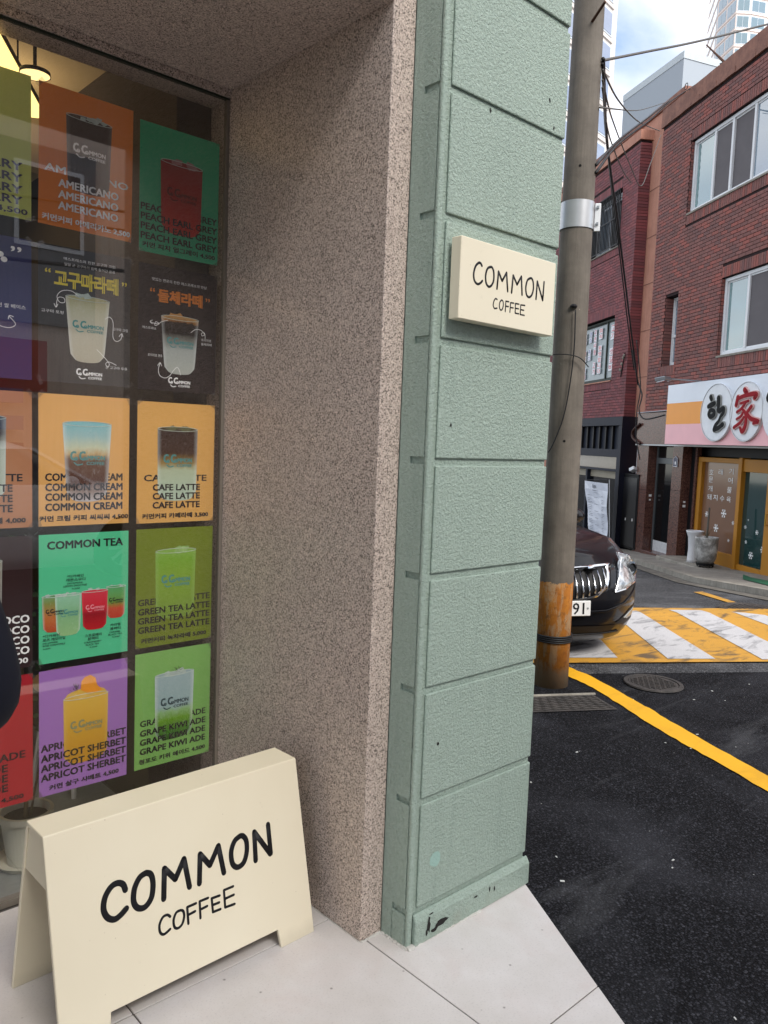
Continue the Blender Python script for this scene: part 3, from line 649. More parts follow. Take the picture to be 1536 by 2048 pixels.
def poster(x0, zt, label, bg, lines=(), cups=(), ink=INK, extra=None, warp=.0012, ph=0., curl=0., tilt=0., glossy=False):
    m = MB(); N = 10
    for j in range(N+5):
        for i in range(N+1): m.v.append((PW*i/N, 0, PH*j/(N+4)))
    for j in range(N+4):
        for i in range(N): a = j*(N+1)+i; m.f.append((a, a+1, a+N+2, a+N+1))
    root = m.build('poster', m_paper('poster_paper', bg))
    md = None
    tag(root, label, 'poster', 'menu posters stuck inside the cafe window')
    root.location = (x0, PY, zt-PH); root.rotation_euler = (0, radians(tilt), 0)
    lay = {0: MB(), 1: MB()}
    for (s, a, b, z, h, L_) in lines: put_text(lay[L_], s, PW*a, PW*b, PH*z, PH*(z+h), -.0004 if L_ == 0 else -.0016, .018)
    if lay[0].v: lay[0].build('lettering', ink, root)
    for c in cups:
        cm, uv = cup_shape(c['x'][0]*PW, c['x'][1]*PW, c['z'][1]*PH, c['z'][0]*PH, c.get('taper', .12), -.0008-.00015*c.get('o', 0), dome=c.get('dome', 0.))
        me = cm.mesh('drink_picture'); ul = me.uv_layers.new(name='uv')
        for lp in me.loops: ul.data[lp.index].uv = uv[lp.vertex_index]
        link('drink_picture', me, c['m'], root)
        x0_, x1_ = c['x'][0]*PW, c['x'][1]*PW; z_ = c['z'][1]*PH; rnd = random.Random(int(c['x'][0]*999+zt*77)); ic = MB(); rr = (x1_-x0_)
        for k in range(c.get('ice', 7)):
            cx = x0_+rr*rnd.uniform(.18, .82); cz = z_+rr*rnd.uniform(-.01, .08); a = rnd.uniform(0, pi); r = rr*rnd.uniform(.07, .13)
            ic.add([(cx+r*cos(a+t), -.0012-.00002*k, cz+r*.6*sin(a+t)) for t in (0, 1.4, 2.9, 4.5)], [(0, 1, 2, 3)])
        if ic.v: ic.build('ice_picture', c.get('icem', ICE), root)
        rm = MB(); rm.tube([(x0_+rr*(.5+.5*cos(t)), -.0014, z_+rr*.05*sin(t)+rr*.01) for t in [2*pi*k/24 for k in range(25)]], .0009, 4); rm.build('rim_picture', RIMM, root)
        if c.get('logo', True): lg = MB(); logo(lg, x0_+rr*.16, x0_+rr*.86, z_-(c['z'][1]-c['z'][0])*PH*.55, z_-(c['z'][1]-c['z'][0])*PH*.36, -.00145); lg.build('cup_lettering', c.get('lm', TEAL), root)
    if extra: extra(root)
    if lay[1].v: lay[1].build('lettering', ink, root)
    rnd = random.Random(int(x0*1e4)+int(zt*1e3))
    for (cx, cz) in ((.01, .99), (.99, .99), (.01, .01), (.99, .01)):
        if rnd.random() < .7:
            a = rnd.uniform(-.5, .5)+(pi/4 if (cx < .5) == (cz < .5) else -pi/4)+pi/2; l, w = .016, .0065; X, Z = cx*PW, cz*PH; d = (cos(a), sin(a))
            MB().add([(X+d[0]*l*p-d[1]*w*q_, -.0022, Z+d[1]*l*p+d[0]*w*q_) for p, q_ in ((-1, -1), (1, -1), (1, 1), (-1, 1))], [(0, 1, 2, 3)]).build('tape', M_TAPE, root)
    warp_all(root, warp, ph, curl); root.data.polygons.foreach_set('use_smooth', [True]*len(root.data.polygons))
    return root
X3, X2 = -.4513, -.7771; X1 = hit_y(64, 918, PY).x-PW
T = [2.5526, 2.0949, 1.635, 1.1948, .7542]; U = [2.575, 2.0971, 1.6398, 1.1932, .7503]
def four(s, kor, bl, h=.055, x=(.06, .93), xa=None, k=(.04, .96), kz=.035, kh=.044):
    xa = xa or x; o = [(s, xa[0], xa[1], bl[0], h, 0)]+[(s, x[0], x[1], b, h, 1) for b in bl[1:]]
    return o+[(kor, k[0], k[1], kz, kh, 1)]
C = lambda r, g, b: srgb(r, g, b)

dk = dict(x=(.26, .78), z=(.22, .78))
poster(X3, T[0], 'green poster of a red iced drink reading PEACH EARL GREY, top right of the window', C(46, 168, 122),
       four('PEACH EARL GREY', '커먼 피치 얼그레이 4,500', (.325, .25, .175, .10), .052, (.02, .98)),
       [dict(x=(.25, .78), z=(.20, .74), taper=.06, m=m_drink('peach_tea_print', [(0, C(190, 44, 24)), (.5, C(160, 24, 22)), (1, C(140, 30, 34))], .1, .06, 1, C(150, 40, 40)), lm=simple('dark_red_print', C(90, 14, 16), .5), icem=simple('pink_ice_print', C(170, 120, 124), .5, var=.5, scale=60))], ph=.5)
def am_extra(r): pass
poster(X2, U[0], 'curling orange poster with white lettering AMERICANO, top of the middle column', C(228, 134, 52),
       [('AMERICANO', .06, .95, .385, .052, 0)]+[('AMERICANO', .20, .84, z, .055, 1) for z in (.29, .21, .13)]+[('커먼커피 아메리카노 2,500', .04, .98, .03, .05, 1)],
       [dict(x=(.27, .76), z=(.30, .82), taper=.1, m=m_drink('americano_print', [(0, C(70, 50, 40)), (.6, C(48, 34, 28)), (1, C(60, 48, 40))], .1, .3, 2, C(130, 120, 112)), lm=WINK)], ink=WINK, warp=.003, ph=2., curl=.004, tilt=.8)
poster(X1, U[0], 'yellow-green berry poster at the top left edge of the window', C(206, 214, 118),
       [('BERRY', .44, .91, z, .055, 1) for z in (.33, .25, .17, .095)]+[('4,500', .66, .96, .025, .043, 1)],
       [dict(x=(.16, .66), z=(.36, .82), taper=.1, m=m_drink('berry_print', [(0, C(90, 50, 110)), (1, C(120, 90, 140))], .1, .3, 3), logo=False)], ink=GINK, ph=1.)
def dark_extra(title, tink, z0, z1, xa, xb, small, notes, logo_x, ink=WINK, arrows=()):
    def f(r):
        m = MB(); put_text(m, title, xa*PW, xb*PW, z0*PH, z1*PH, -.0006, .045); q1, q2 = (xa-.10)*PW, (xb+.05)*PW
        put_text(m, '“', q1, q1+.055*PW, z1*PH-.012, z1*PH, -.0006, .03); put_text(m, '”', q2, q2+.055*PW, z1*PH-.018, z1*PH-.006, -.0006, .03); m.build('lettering', tink, r)
        w = MB()
        for (s, a, b, z, h) in small+notes: put_text(w, s, a*PW, b*PW, z*PH, (z+h)*PH, -.0006, .0)
        logo(w, logo_x*PW, (logo_x+.28)*PW, .035*PH, .115*PH, -.0006)
        strokes(w, [[(x*PW, z*PH) for x, z in p] for p in arrows], .0010, -.0017, .2)
        w.build('handwriting', ink, r)
    return f
poster(X3, T[1], 'dark brown poster of a layered latte under an orange Korean title', C(34, 24, 24), (),
       [dict(x=(.28, .76), z=(.16, .60), taper=.2, ice=3, m=m_drink('dolce_latte_print', [(0, C(176, 180, 172)), (.42, C(170, 176, 172)), (.62, C(120, 120, 112)), (.72, C(24, 16, 14)), (.90, C(26, 16, 12)), (.93, C(150, 100, 40)), (1, C(190, 150, 90))], .05, .12, 4), icem=simple('crema_print', C(190, 140, 80), .5))],
       extra=dark_extra('돌체라떼', OINK, .715, .815, .24, .80, [('맛있는 연유의 진한 에스프레소의 만남', .16, .86, .875, .025)], [('에스프레소', .05, .22, .485, .022), ('프리미엄 연유', .12, .30, .27, .022), ('프리미엄', .80, .93, .44, .022), ('돌체라떼', .80, .94, .405, .022)], .38,
                        arrows=[[(.36, .575), (.28, .555), (.24, .53), (.20, .52), (.21, .55), (.25, .54), (.20, .535), (.14, .545)], [(.66, .50), (.72, .53), (.79, .53), (.84, .50), (.81, .485), (.80, .505), (.84, .51), (.85, .465)], [(.40, .13), (.34, .105), (.27, .12), (.25, .17), (.27, .22)], [(.40, .13), (.45, .18), (.49, .20), (.52, .17), (.53, .14)], [(.17, .56), (.14, .545), (.17, .53)], [(.24, .20), (.27, .225), (.29, .20)]]), ph=.2)
poster(X2, U[1], 'grey-black poster of a pale latte under a yellow Korean title', C(52, 50, 48), (),
       [dict(x=(.28, .76), z=(.18, .64), taper=.24, ice=3, m=m_drink('sweet_potato_print', [(0, C(186, 180, 160)), (.5, C(196, 192, 172)), (.8, C(186, 186, 160)), (1, C(170, 166, 120))], .12, .2, 5), lm=TEAL)],
       extra=dark_extra('고구마라떼', YINK, .705, .825, .17, .85, [('에스프레소와 진한 고구마 크림', .26, .82, .905, .022), ('달달 군 고구마가 듬뿍 들어간 음료', .27, .82, .865, .022)], [('고구마 토핑', .03, .26, .505, .024), ('고구마 크림', .80, .97, .43, .024), ('군 고구마 우유', .72, .97, .13, .024)], .40,
                        arrows=[[(.42, .655), (.34, .685), (.24, .675), (.19, .63), (.22, .59), (.27, .595), (.26, .625), (.20, .62), (.18, .55)], [(.71, .51), (.76, .53), (.80, .49), (.80, .38), (.84, .35), (.89, .37), (.90, .41)], [(.62, .27), (.70, .22), (.76, .17), (.74, .145), (.72, .17), (.76, .185), (.84, .165)], [(.16, .575), (.18, .55), (.20, .575)], [(.87, .39), (.90, .415), (.915, .39)]]), ph=.9)
def c1r2(r):
    w = MB(); put_text(w, '”', .80*PW, .90*PW, .90*PH, .935*PH, -.0006, .03); put_text(w, '이천 쌀 베이스', .62*PW, .94*PW, .50*PH, .53*PH, -.0006, .0)
    for k in range(3):
        a = pi/2+k*2*pi/3; c = (.70+.040*cos(a), .845+.022*sin(a)); w.add([((c[0]+.032*cos(t))*PW, -.0006, (c[1]+.020*sin(t))*PH) for t in [2*pi*i/12 for i in range(12)]], [tuple(range(12))])
    strokes(w, [[(.60*PW, .42*PH), (.68*PW, .37*PH), (.78*PW, .36*PH), (.84*PW, .39*PH), (.78*PW, .44*PH)], [(.77*PW, .42*PH), (.78*PW, .445*PH), (.82*PW, .44*PH)]], .001, -.001, .2); w.build('handwriting', WINK, r)
poster(X1, U[1], 'dark blue poster with a white flower and handwriting at the left edge of the window', C(52, 54, 96), (),
       [dict(x=(.12, .62), z=(.30, .74), taper=.1, m=m_drink('rice_latte_print', [(0, C(196, 200, 204)), (1, C(186, 190, 200))], .1, .2, 6), logo=False)], extra=c1r2, ph=1.9)
poster(X3, T[2], 'tan orange poster of iced coffee over milk reading CAFE LATTE', C(218, 168, 92),
       four('CAFE LATTE', '커먼커피 카페라떼 3,500', (.348, .27, .197, .122), .052, (.20, .81), (.09, .90), (.07, .93)),
       [dict(x=(.25, .77), z=(.20, .78), taper=.04, m=m_drink('cafe_latte_print', [(0, C(180, 200, 180)), (.42, C(178, 190, 160)), (.52, C(150, 120, 56)), (.66, C(62, 34, 18)), (.94, C(48, 26, 16)), (1, C(90, 80, 50))], .07, .1, 7), icem=simple('herb_print', C(96, 98, 66), .5, var=.5, scale=60))], ph=.3)
poster(X2, U[2], 'tan orange poster of coffee with cream in a tumbler reading COMMON CREAM', C(220, 168, 96),
       four('COMMON CREAM', '커먼 크림 커피 씨씨씨 4,500', (.345, .269, .194, .117), .056, (.07, .92), None, (.01, .99)),
       [dict(x=(.25, .79), z=(.20, .78), taper=.18, ice=0, m=m_drink('cream_coffee_print', [(0, C(196, 190, 190)), (.12, C(150, 130, 120)), (.25, C(80, 44, 28)), (.52, C(96, 60, 36)), (.60, C(190, 160, 110)), (.68, C(196, 200, 170)), (.84, C(150, 186, 186)), (1, C(120, 184, 190))], .07, .2, 8))], ph=1.2)
poster(X1, U[2], 'tan brown latte poster marked 4,000 at the left edge of the window', C(176, 122, 84),
       [('LATTE', .55, .90, .345, .052, 0)]+[('LATTE', .50, .80, z, .052, 1) for z in (.269, .194, .120)]+[('바닐라라떼 4,000', .30, .93, .035, .044, 1)],
       [dict(x=(.22, .745), z=(.22, .80), taper=.05, m=m_drink('vanilla_latte_print', [(0, C(176, 186, 170)), (.6, C(176, 186, 172)), (.8, C(60, 56, 60)), (1, C(70, 80, 84))], .06, .1, 9), logo=False)], ph=2.)
poster(X3, T[3], 'olive green poster of an iced matcha drink reading GREEN TEA LATTE', C(112, 128, 20),
       four('GREEN TEA LATTE', '커먼커피 녹차라떼 5,000', (.358, .280, .203, .125), .052, (.03, .97), None, (.07, .93)),
       [dict(x=(.24, .77), z=(.24, .80), taper=.05, m=m_drink('green_tea_print', [(0, C(120, 150, 50)), (.6, C(128, 164, 44)), (.85, C(120, 168, 40)), (1, C(140, 180, 80))], .1, .12, 10, C(160, 190, 120)), icem=simple('green_ice_print', C(150, 184, 110), .5, var=.5, scale=60))], ph=.1)
def tea_extra(r):
    w = MB(); put_text(w, 'COMMON TEA', .09*PW, .93*PW, .885*PH, .945*PH, -.0006, .02)
    for (s, a, b, z, h) in [('*디카페인', .30, .48, .655, .022), ('레몬스무디', .29, .50, .625, .024), ('DECAFFEINE', .30, .47, .605, .012), ('LEMON SMOOTHIE', .26, .52, .583, .014), ('4,500', .35, .44, .560, .012),
                            ('*디카페인', .04, .22, .205, .022), ('로즈 캐모마일', .04, .28, .175, .024), ('DECAFFEINE', .04, .20, .155, .012), ('ROSE CHAMOMILE', .04, .28, .135, .013), ('4,500', .04, .12, .112, .012),
                            ('스트로베리', .50, .69, .165, .024), ('블랙티', .53, .65, .137, .024), ('STRAWBERRY', .49, .69, .115, .013), ('BLACK TEA', .51, .66, .095, .013), ('4,500', .55, .64, .072, .013),
                            ('카라멜', .79, .91, .225, .024), ('블랙티', .79, .91, .195, .024), ('CARAMEL', .78, .91, .172, .013), ('BLACK TEA', .77, .93, .152, .013), ('4,500', .81, .90, .130, .013)]: put_text(w, s, a*PW, b*PW, z*PH, (z+h)*PH, -.0018, .006)
    w.build('lettering', INK, r)
poster(X2, U[3], 'mint green poster of four small iced teas reading COMMON TEA', C(86, 196, 146), (),
       [dict(x=(.03, .30), z=(.25, .52), o=0, ice=3, m=m_drink('tea_print', [(0, C(180, 70, 30)), (.4, C(190, 110, 50)), (.8, C(130, 140, 70)), (1, C(110, 160, 110))], .1, .15, 11), lm=INK), dict(x=(.74, .97), z=(.30, .55), o=1, ice=3, m=m_drink('caramel_tea_print', [(0, C(190, 60, 40)), (.3, C(196, 80, 50)), (.5, C(110, 150, 60)), (1, C(90, 170, 110))], .1, .1, 12), lm=INK),
        dict(x=(.17, .46), z=(.21, .52), o=2, ice=4, m=m_drink('lemon_tea_print', [(0, C(150, 190, 130)), (.5, C(130, 180, 130)), (1, C(150, 200, 170))], .1, .25, 13)), dict(x=(.46, .76), z=(.23, .53), o=3, ice=4, m=m_drink('berry_tea_print', [(0, C(190, 20, 30)), (.4, C(150, 10, 26)), (.55, C(205, 30, 50)), (1, C(210, 60, 76))], .06, .08, 14, C(220, 90, 100)), lm=simple('pink_print', C(232, 150, 160), .5))],
       extra=tea_extra, ph=.7)
poster(X1, U[3], 'dark brown chocolate poster with bold white lettering at the left edge of the window', C(50, 30, 30),
       [('CHOCO', .52, .965, z, .058, 1) for z in (.345, .265, .185, .105)]+[('5,000', .70, .95, .03, .045, 1)],
       [dict(x=(.2, .70), z=(.36, .82), taper=.05, m=m_drink('choco_print', [(0, C(60, 40, 30)), (1, C(110, 96, 60))], .1, .1, 15), logo=False)], ink=WINK, ph=.4)
def herb(x, z, seed):
    def f(r):
        h = MB(); rnd = random.Random(seed)
        for k in range(16):
            a = rnd.uniform(.2, 2.6); l = rnd.uniform(.006, .022); cx, cz = x*PW+rnd.uniform(-.012, .012), z*PH+rnd.uniform(-.004, .012)
            h.add([(cx, -.0019, cz), (cx+l*cos(a), -.0019, cz+l*sin(a)), (cx+l*.5*cos(a)+.0018, -.0019, cz+l*.5*sin(a))], [(0, 1, 2)])
        h.build('herb_picture', simple('rosemary_print', C(34, 46, 30), .5), r)
        if seed == 2: MB().add([(px*PW, -.0017, pz*PH) for px, pz in [(.45, .80), (.46, .87), (.50, .90), (.56, .91), (.62, .88), (.64, .82), (.70, .77), (.62, .76), (.52, .77)]], [tuple(range(9))]).build('fruit_picture', simple('apricot_print', C(232, 150, 28), .5, var=.2, scale=40), r)
    return f
poster(X3, T[4], 'light green poster of a clear and green drink reading GRAPE KIWI ADE', C(126, 178, 92),
       four('GRAPE KIWI ADE', '청포도 키위 에이드 4,500', (.367, .285, .205, .125), .052, (.07, .94), None, (.06, .94), .04),
       [dict(x=(.25, .77), z=(.22, .78), taper=.06, m=m_drink('kiwi_ade_print', [(0, C(44, 84, 20)), (.12, C(60, 120, 20)), (.30, C(104, 154, 30)), (.42, C(140, 180, 120)), (.5, C(150, 176, 176)), (1, C(158, 180, 184))], .06, .2, 16), lm=simple('dark_teal_print', C(50, 78, 84), .5))], extra=herb(.54, .80, 1), ph=.6)
poster(X2, U[4], 'purple poster of a yellow frozen drink reading APRICOT SHERBET', C(160, 112, 184),
       four('APRICOT SHERBET', '커먼 살구 샤베트 4,500', (.355, .275, .197, .120), .056, (.02, .985), None, (.11, .90), .035),
       [dict(x=(.26, .77), z=(.22, .74), taper=.04, dome=2.5, ice=9, m=m_drink('apricot_print2', [(0, C(196, 140, 20)), (.5, C(206, 158, 40)), (1, C(220, 180, 70))], .1, .1, 17, C(220, 190, 110)), icem=simple('slush_print', C(216, 180, 90), .5, var=.3, scale=60), lm=simple('grey_green_print', C(130, 140, 110), .5))], extra=herb(.40, .80, 2), ph=.8)
poster(X1, U[4], 'red ade poster marked 4,500 at the lower left edge of the window', C(170, 30, 42),
       [('ADE', .66, .92, .355, .056, 0)]+[('ADE', .48, .74, z, .056, 1) for z in (.275, .197, .120)]+[('에이드 4,500', .36, .90, .035, .045, 1)],
       [dict(x=(.14, .64), z=(.30, .80), taper=.05, m=m_drink('red_ade_print', [(0, C(150, 30, 30)), (.4, C(180, 170, 160)), (1, C(180, 180, 176))], .1, .2, 18), logo=False)], ph=.2)

# ================================================================== A-FRAME SIGN
sg = thing('a_frame_sign', 'cream metal A-frame board with raised black lettering standing on the pale tiles', 'sign', (-.985, .348, 0), radians(1.3))
SW, SH, SDp = .785, .520, .112   # local: x along the board, y depth
yb = .118; th = .012
def panel_y(z): return (SH-z)/SH*yb            # distance the front board leans out at height z
nt, fw_ = .054, .125
for sgn, nm in ((-1, 'front_board'), (1, 'back_board')):
    out = [(0, 0), (fw_, 0), (fw_+.006, nt), (SW-fw_-.006, nt), (SW-fw_, 0), (SW, 0), (SW, SH), (0, SH)]
    m = MB(); ys = lambda z: (-panel_y(z) if sgn < 0 else SDp+panel_y(z))
    nn = len(out); inn = th if sgn < 0 else -th
    m.add([(x, ys(z), z) for x, z in out]+[(x, ys(z)+inn, z) for x, z in out], [tuple(range(nn)) if sgn < 0 else tuple(range(nn-1, -1, -1)), tuple(range(2*nn-1, nn-1, -1)) if sgn < 0 else tuple(range(nn, 2*nn))]+[(i, nn+i, nn+(i+1) % nn, (i+1) % nn) if sgn < 0 else (i, (i+1) % nn, nn+(i+1) % nn, nn+i) for i in range(nn)])
    me = m.mesh(nm); bm = bmesh.new(); bm.from_mesh(me); bmesh.ops.recalc_face_normals(bm, faces=bm.faces[:]); bm.to_mesh(me); bm.free()
    link(nm, me, M_CREAM, sg, .0015)
MB().box(0.0, SW, .0005, SDp-.0005, SH-th, SH+.0012).build('top_board', M_CREAM, sg, bevel=.0015)
for x in (.004, SW-.012):
    zb = SH-.135; m = MB(); yy = panel_y(zb)
    m.add([(x, th, SH-th), (x, SDp-th, SH-th), (x, SDp+yy-th, zb), (x, -yy+th, zb)]+[(x+.008, th, SH-th), (x+.008, SDp-th, SH-th), (x+.008, SDp+yy-th, zb), (x+.008, -yy+th, zb)], [(0, 3, 2, 1), (4, 5, 6, 7), (0, 1, 5, 4), (1, 2, 6, 5), (2, 3, 7, 6), (3, 0, 4, 7)]); m.build('end_cap', M_CREAM, sg)
inv = (Matrix.Translation(sg.location) @ Matrix.Rotation(radians(1.3), 4, 'Z')).inverted()
nrm = Vector((0, -SH, yb)).normalized()       # outward normal of the front board (local)
nrm = Vector((0, -SH, -yb)).normalized() if False else Vector((0, -cos(math.atan2(yb, SH)), sin(math.atan2(yb, SH))))
up_ = Vector((0, -yb, -SH)).normalized()*-1
def on_board(zx, zy):
    u, v = zx/2.3273, 1480+zy/2.3273; o = inv @ CAM; d = (inv.to_3x3() @ ray(u, v)); k = (Vector((0, 0, SH))-o).dot(nrm)/d.dot(nrm); P = o+d*k
    return P.x, (P-Vector((0, 0, SH))).dot(up_)
WORD = {'a': [  # measured off the A-frame board
    ([(583, 698), (572, 672), (546, 666), (515, 686), (488, 735), (482, 790), (500, 826), (532, 835), (562, 814), (588, 784)], 1, 1),
    ([(680, 618), (650, 640), (626, 692), (622, 752), (642, 782), (676, 776), (705, 732), (712, 668), (702, 626), (680, 618)], 1, 1),
    ([(762, 740), (765, 598), (816, 648), (856, 553), (882, 684)], 1, 0), ([(928, 668), (931, 531), (977, 583), (1016, 492), (1042, 618)], 1, 0),
    ([(1118, 446), (1092, 470), (1076, 520), (1082, 575), (1106, 592), (1134, 570), (1148, 520), (1146, 470), (1132, 448), (1118, 446)], 1, 1),
    ([(1190, 561), (1183, 428), (1258, 530)], 1, 0), ([(1260, 528), (1247, 393)], 1, 0),
    ([(792, 822), (778, 814), (757, 826), (742, 862), (746, 896), (764, 904), (792, 880)], .5, 1), ([(840, 792), (820, 804), (808, 838), (812, 870), (828, 876), (848, 856), (857, 820), (852, 796), (840, 792)], .5, 1),
    ([(877, 855), (871, 778), (912, 760)], .5, 0), ([(874, 815), (908, 797)], .5, 0), ([(933, 829), (929, 751), (968, 735)], .5, 0), ([(931, 790), (964, 773)], .5, 0),
    ([(1022, 724), (985, 737), (991, 801), (1026, 787)], .5, 0), ([(988, 769), (1020, 756)], .5, 0), ([(1085, 681), (1042, 699), (1048, 779), (1092, 763)], .5, 0), ([(1045, 740), (1088, 720)], .5, 0)]}
lt = MB(); frame = []
for pts, k, sm in WORD['a']:
    q = [on_board(*p) for p in pts]; q = [(v.x, v.y) for v in smooth_path(q, False, 6)] if sm else q
    segs = [q] if sm else [[q[i], q[i+1]] for i in range(len(q)-1)]
    for s_ in segs:
        m = MB().tube([(a, b, 0) for a, b in s_], .0080*(1 if k == 1 else .46), 8)
        for e in (s_[0], s_[-1]): m.ball((e[0], e[1], 0), .0080*(1 if k == 1 else .46), 8)
        for a in m.v: frame.append(a)
        base = Vector((0, 0, SH)); lt.add([base+Vector((a[0], 0, 0))+up_*a[1]+nrm*(a[2]*.10+.0004) for a in m.v], m.f)
lt.build('lettering', M_BLACKL, sg, smooth=True)

# ================================================================== WALL SIGN
ws = thing('wall_sign', 'cream rectangular sign with black lettering fixed flat on the green pillar', 'sign', (0, 0, 0))
MB().box(.012, .4575, -.050, -.012, 1.882, 2.109).build('sign_box', M_CREAM, ws, bevel=.002)
MB().box(.06, .41, -.012, .000, 1.93, 2.06).build('mounting_plate', M_DARK, ws)
wl = MB()
WS = [([(470, 505), (458, 482), (440, 478), (412, 508), (395, 575), (402, 638), (428, 668), (455, 660), (473, 640)], 1, 1), ([(548, 514), (520, 530), (503, 590), (508, 660), (530, 692), (556, 680), (575, 635), (576, 560), (562, 520), (548, 514)], 1, 1),
      ([(605, 712), (620, 555), (652, 642), (692, 566), (702, 735)], 1, 0), ([(737, 748), (752, 590), (787, 674), (826, 600), (832, 768)], 1, 0),
      ([(905, 616), (880, 636), (866, 700), (872, 762), (893, 788), (918, 770), (934, 715), (932, 650), (920, 620), (905, 616)], 1, 1), ([(958, 805), (970, 645), (1018, 817), (1031, 650)], 1, 0),
      ([(607, 810), (594, 800), (579, 820), (571, 860), (582, 888), (606, 886)], .5, 1), ([(647, 813), (632, 832), (627, 870), (636, 902), (652, 898), (662, 862), (660, 826), (647, 813)], .5, 1),
      ([(680, 918), (685, 824), (713, 829)], .5, 0), ([(682, 868), (709, 873)], .5, 0), ([(722, 925), (728, 837), (758, 842)], .5, 0), ([(725, 880), (752, 885)], .5, 0), ([(805, 851), (772, 844), (769, 931), (802, 938)], .5, 0), ([(771, 888), (800, 893)], .5, 0), ([(857, 862), (820, 857), (815, 944), (852, 952)], .5, 0), ([(818, 900), (848, 906)], .5, 0)]
for pts, k, sm in WS:
    q = [hit_y(860+a/4.518, 420+b/4.518, -.0502) for a, b in pts]; q = [(p.x, p.z) for p in q]; q = [(v.x, v.y) for v in smooth_path(q, False, 6)] if sm else q
    for s_ in ([q] if sm else [[q[i], q[i+1]] for i in range(len(q)-1)]):
        r = .0036*(1 if k == 1 else .62); m = MB().tube([(a, b, 0) for a, b in s_], r, 6)
        for e in (s_[0], s_[-1]): m.ball((e[0], e[1], 0), r, 6)
        wl.add([(a[0], -.0503-a[2]*.2, a[1]) for a in m.v], [tuple(reversed(f)) for f in m.f])
wl.build('lettering', M_BLACKL, ws, smooth=True)

# ================================================================== UTILITY POLE
PP = CAM + Vector((sin(radians(55.30)), cos(radians(55.30)), 0))*5.24; PP.z = -.04
pole = thing('utility_pole', 'tall concrete utility pole with peeling orange paint round its foot', 'pole', PP)
rad = lambda z: .114-.0051*z
MB().lathe([(rad(z), z) for z in (0, .7, 2, 4, 6, 9)], 40).build('shaft', m_pole(), pole, smooth=False)
pole.children[0].data.polygons.foreach_set('use_smooth', [len(p.vertices) == 4 for p in pole.children[0].data.polygons])
def pz(v): return hit_dist(1150, v)
def hit_dist(u, v): d = ray(u, v); k = 5.13/math.hypot(d.x, d.y); return (CAM+d*k).z-PP.z
bz0, bz1 = pz(452), pz(397)
M_STEEL = simple('galvanised_steel', srgb(188, 190, 192), .35, .55, var=.15, scale=14)
MB().lathe([(rad(bz0)+.006, bz0), (rad(bz1)+.006, bz1)], 40, cap=False).build('steel_band', M_STEEL, pole, smooth=True)
dirR = Vector((cos(radians(-55.2)), sin(radians(-55.2)), 0))*1.0
dirR = Vector((sin(radians(145.2)), cos(radians(145.2)), 0)); dirF = Vector((-sin(radians(55.2)), -cos(radians(55.2)), 0))
MB().obox(dirR*(rad(bz0)+.024)+dirF*.02+Vector((0, 0, (bz0+bz1)/2-.01)), dirR*.018, dirF*.006, (0, 0, .085)).build('clamp_plate', M_WHITEFR, pole, bevel=.003)
for dz in (-.05, .05): MB().obox(dirR*(rad(bz0)+.024)+dirF*.03+Vector((0, 0, (bz0+bz1)/2+dz)), dirR*.007, dirF*.008, (0, 0, .007)).build('bolt', M_ALU, pole)
wz = pz(1284)
for k in range(4): MB().lathe([(rad(wz)+.002+.006*(1+cos(t)), wz+(k-1.5)*.0125+.006*sin(t)) for t in [2*pi*i/8 for i in range(9)]], 40, cap=False).build('cable_loop', M_CABLE, pole, smooth=True)
for (u, v, L_) in ((1184, 42, .14),):
    z = pz(v); MB().tube([dirF*(rad(z)*.9)+dirR*.02+Vector((0, 0, z)), dirF*(rad(z)+.10)+dirR*.09+Vector((0, 0, z+.055))], [.009, .008], 8).build('climbing_bolt', simple('rusty_steel', srgb(74, 48, 34), .8), pole)
z = pz(612); MB().lathe([(.02, -.01), (.024, 0), (.012, .012)], 10, c=tuple(dirF*(rad(z)+.005)+dirR*.01+Vector((0, 0, z)))).build('hook', M_CABLE, pole)
for v in (330, 883): z = pz(v); MB().lathe([(.001, 0), (.008, 0)], 10).build('bolt_hole', M_DARK, pole, loc=dirF*(rad(z)+.001)+Vector((0, 0, z))).rotation_euler = (radians(90), 0, radians(-55.2))
def pole_pt(u, v, r=5.12): d = ray(u, v); k = r/math.hypot(d.x, d.y); return CAM+d*k
def wire(name, pts, r, mat, label, sub=8, group='overhead wires and cables'):
    q = smooth_path([tuple(p) for p in pts], False, sub); o = MB().tube(q, r, 6).build(name, mat, smooth=True)
    return tag(o, label, 'cable', group)
wire('hanging_cable', [pole_pt(1151, 620), pole_pt(1148, 700), pole_pt(1138, 780), pole_pt(1125, 840), pole_pt(1105, 890), pole_pt(1096, 905)], .0042, M_CABLE, 'thin black cable dangling from the hook down the front of the pole')
wire('cable_tie', [pole_pt(1106, 709), pole_pt(1135, 709, 5.11), pole_pt(1160, 716, 5.12), pole_pt(1177, 734, 5.16)], .0035, M_CABLE, 'thin wire wrapped round the pole with its loose end sticking out')

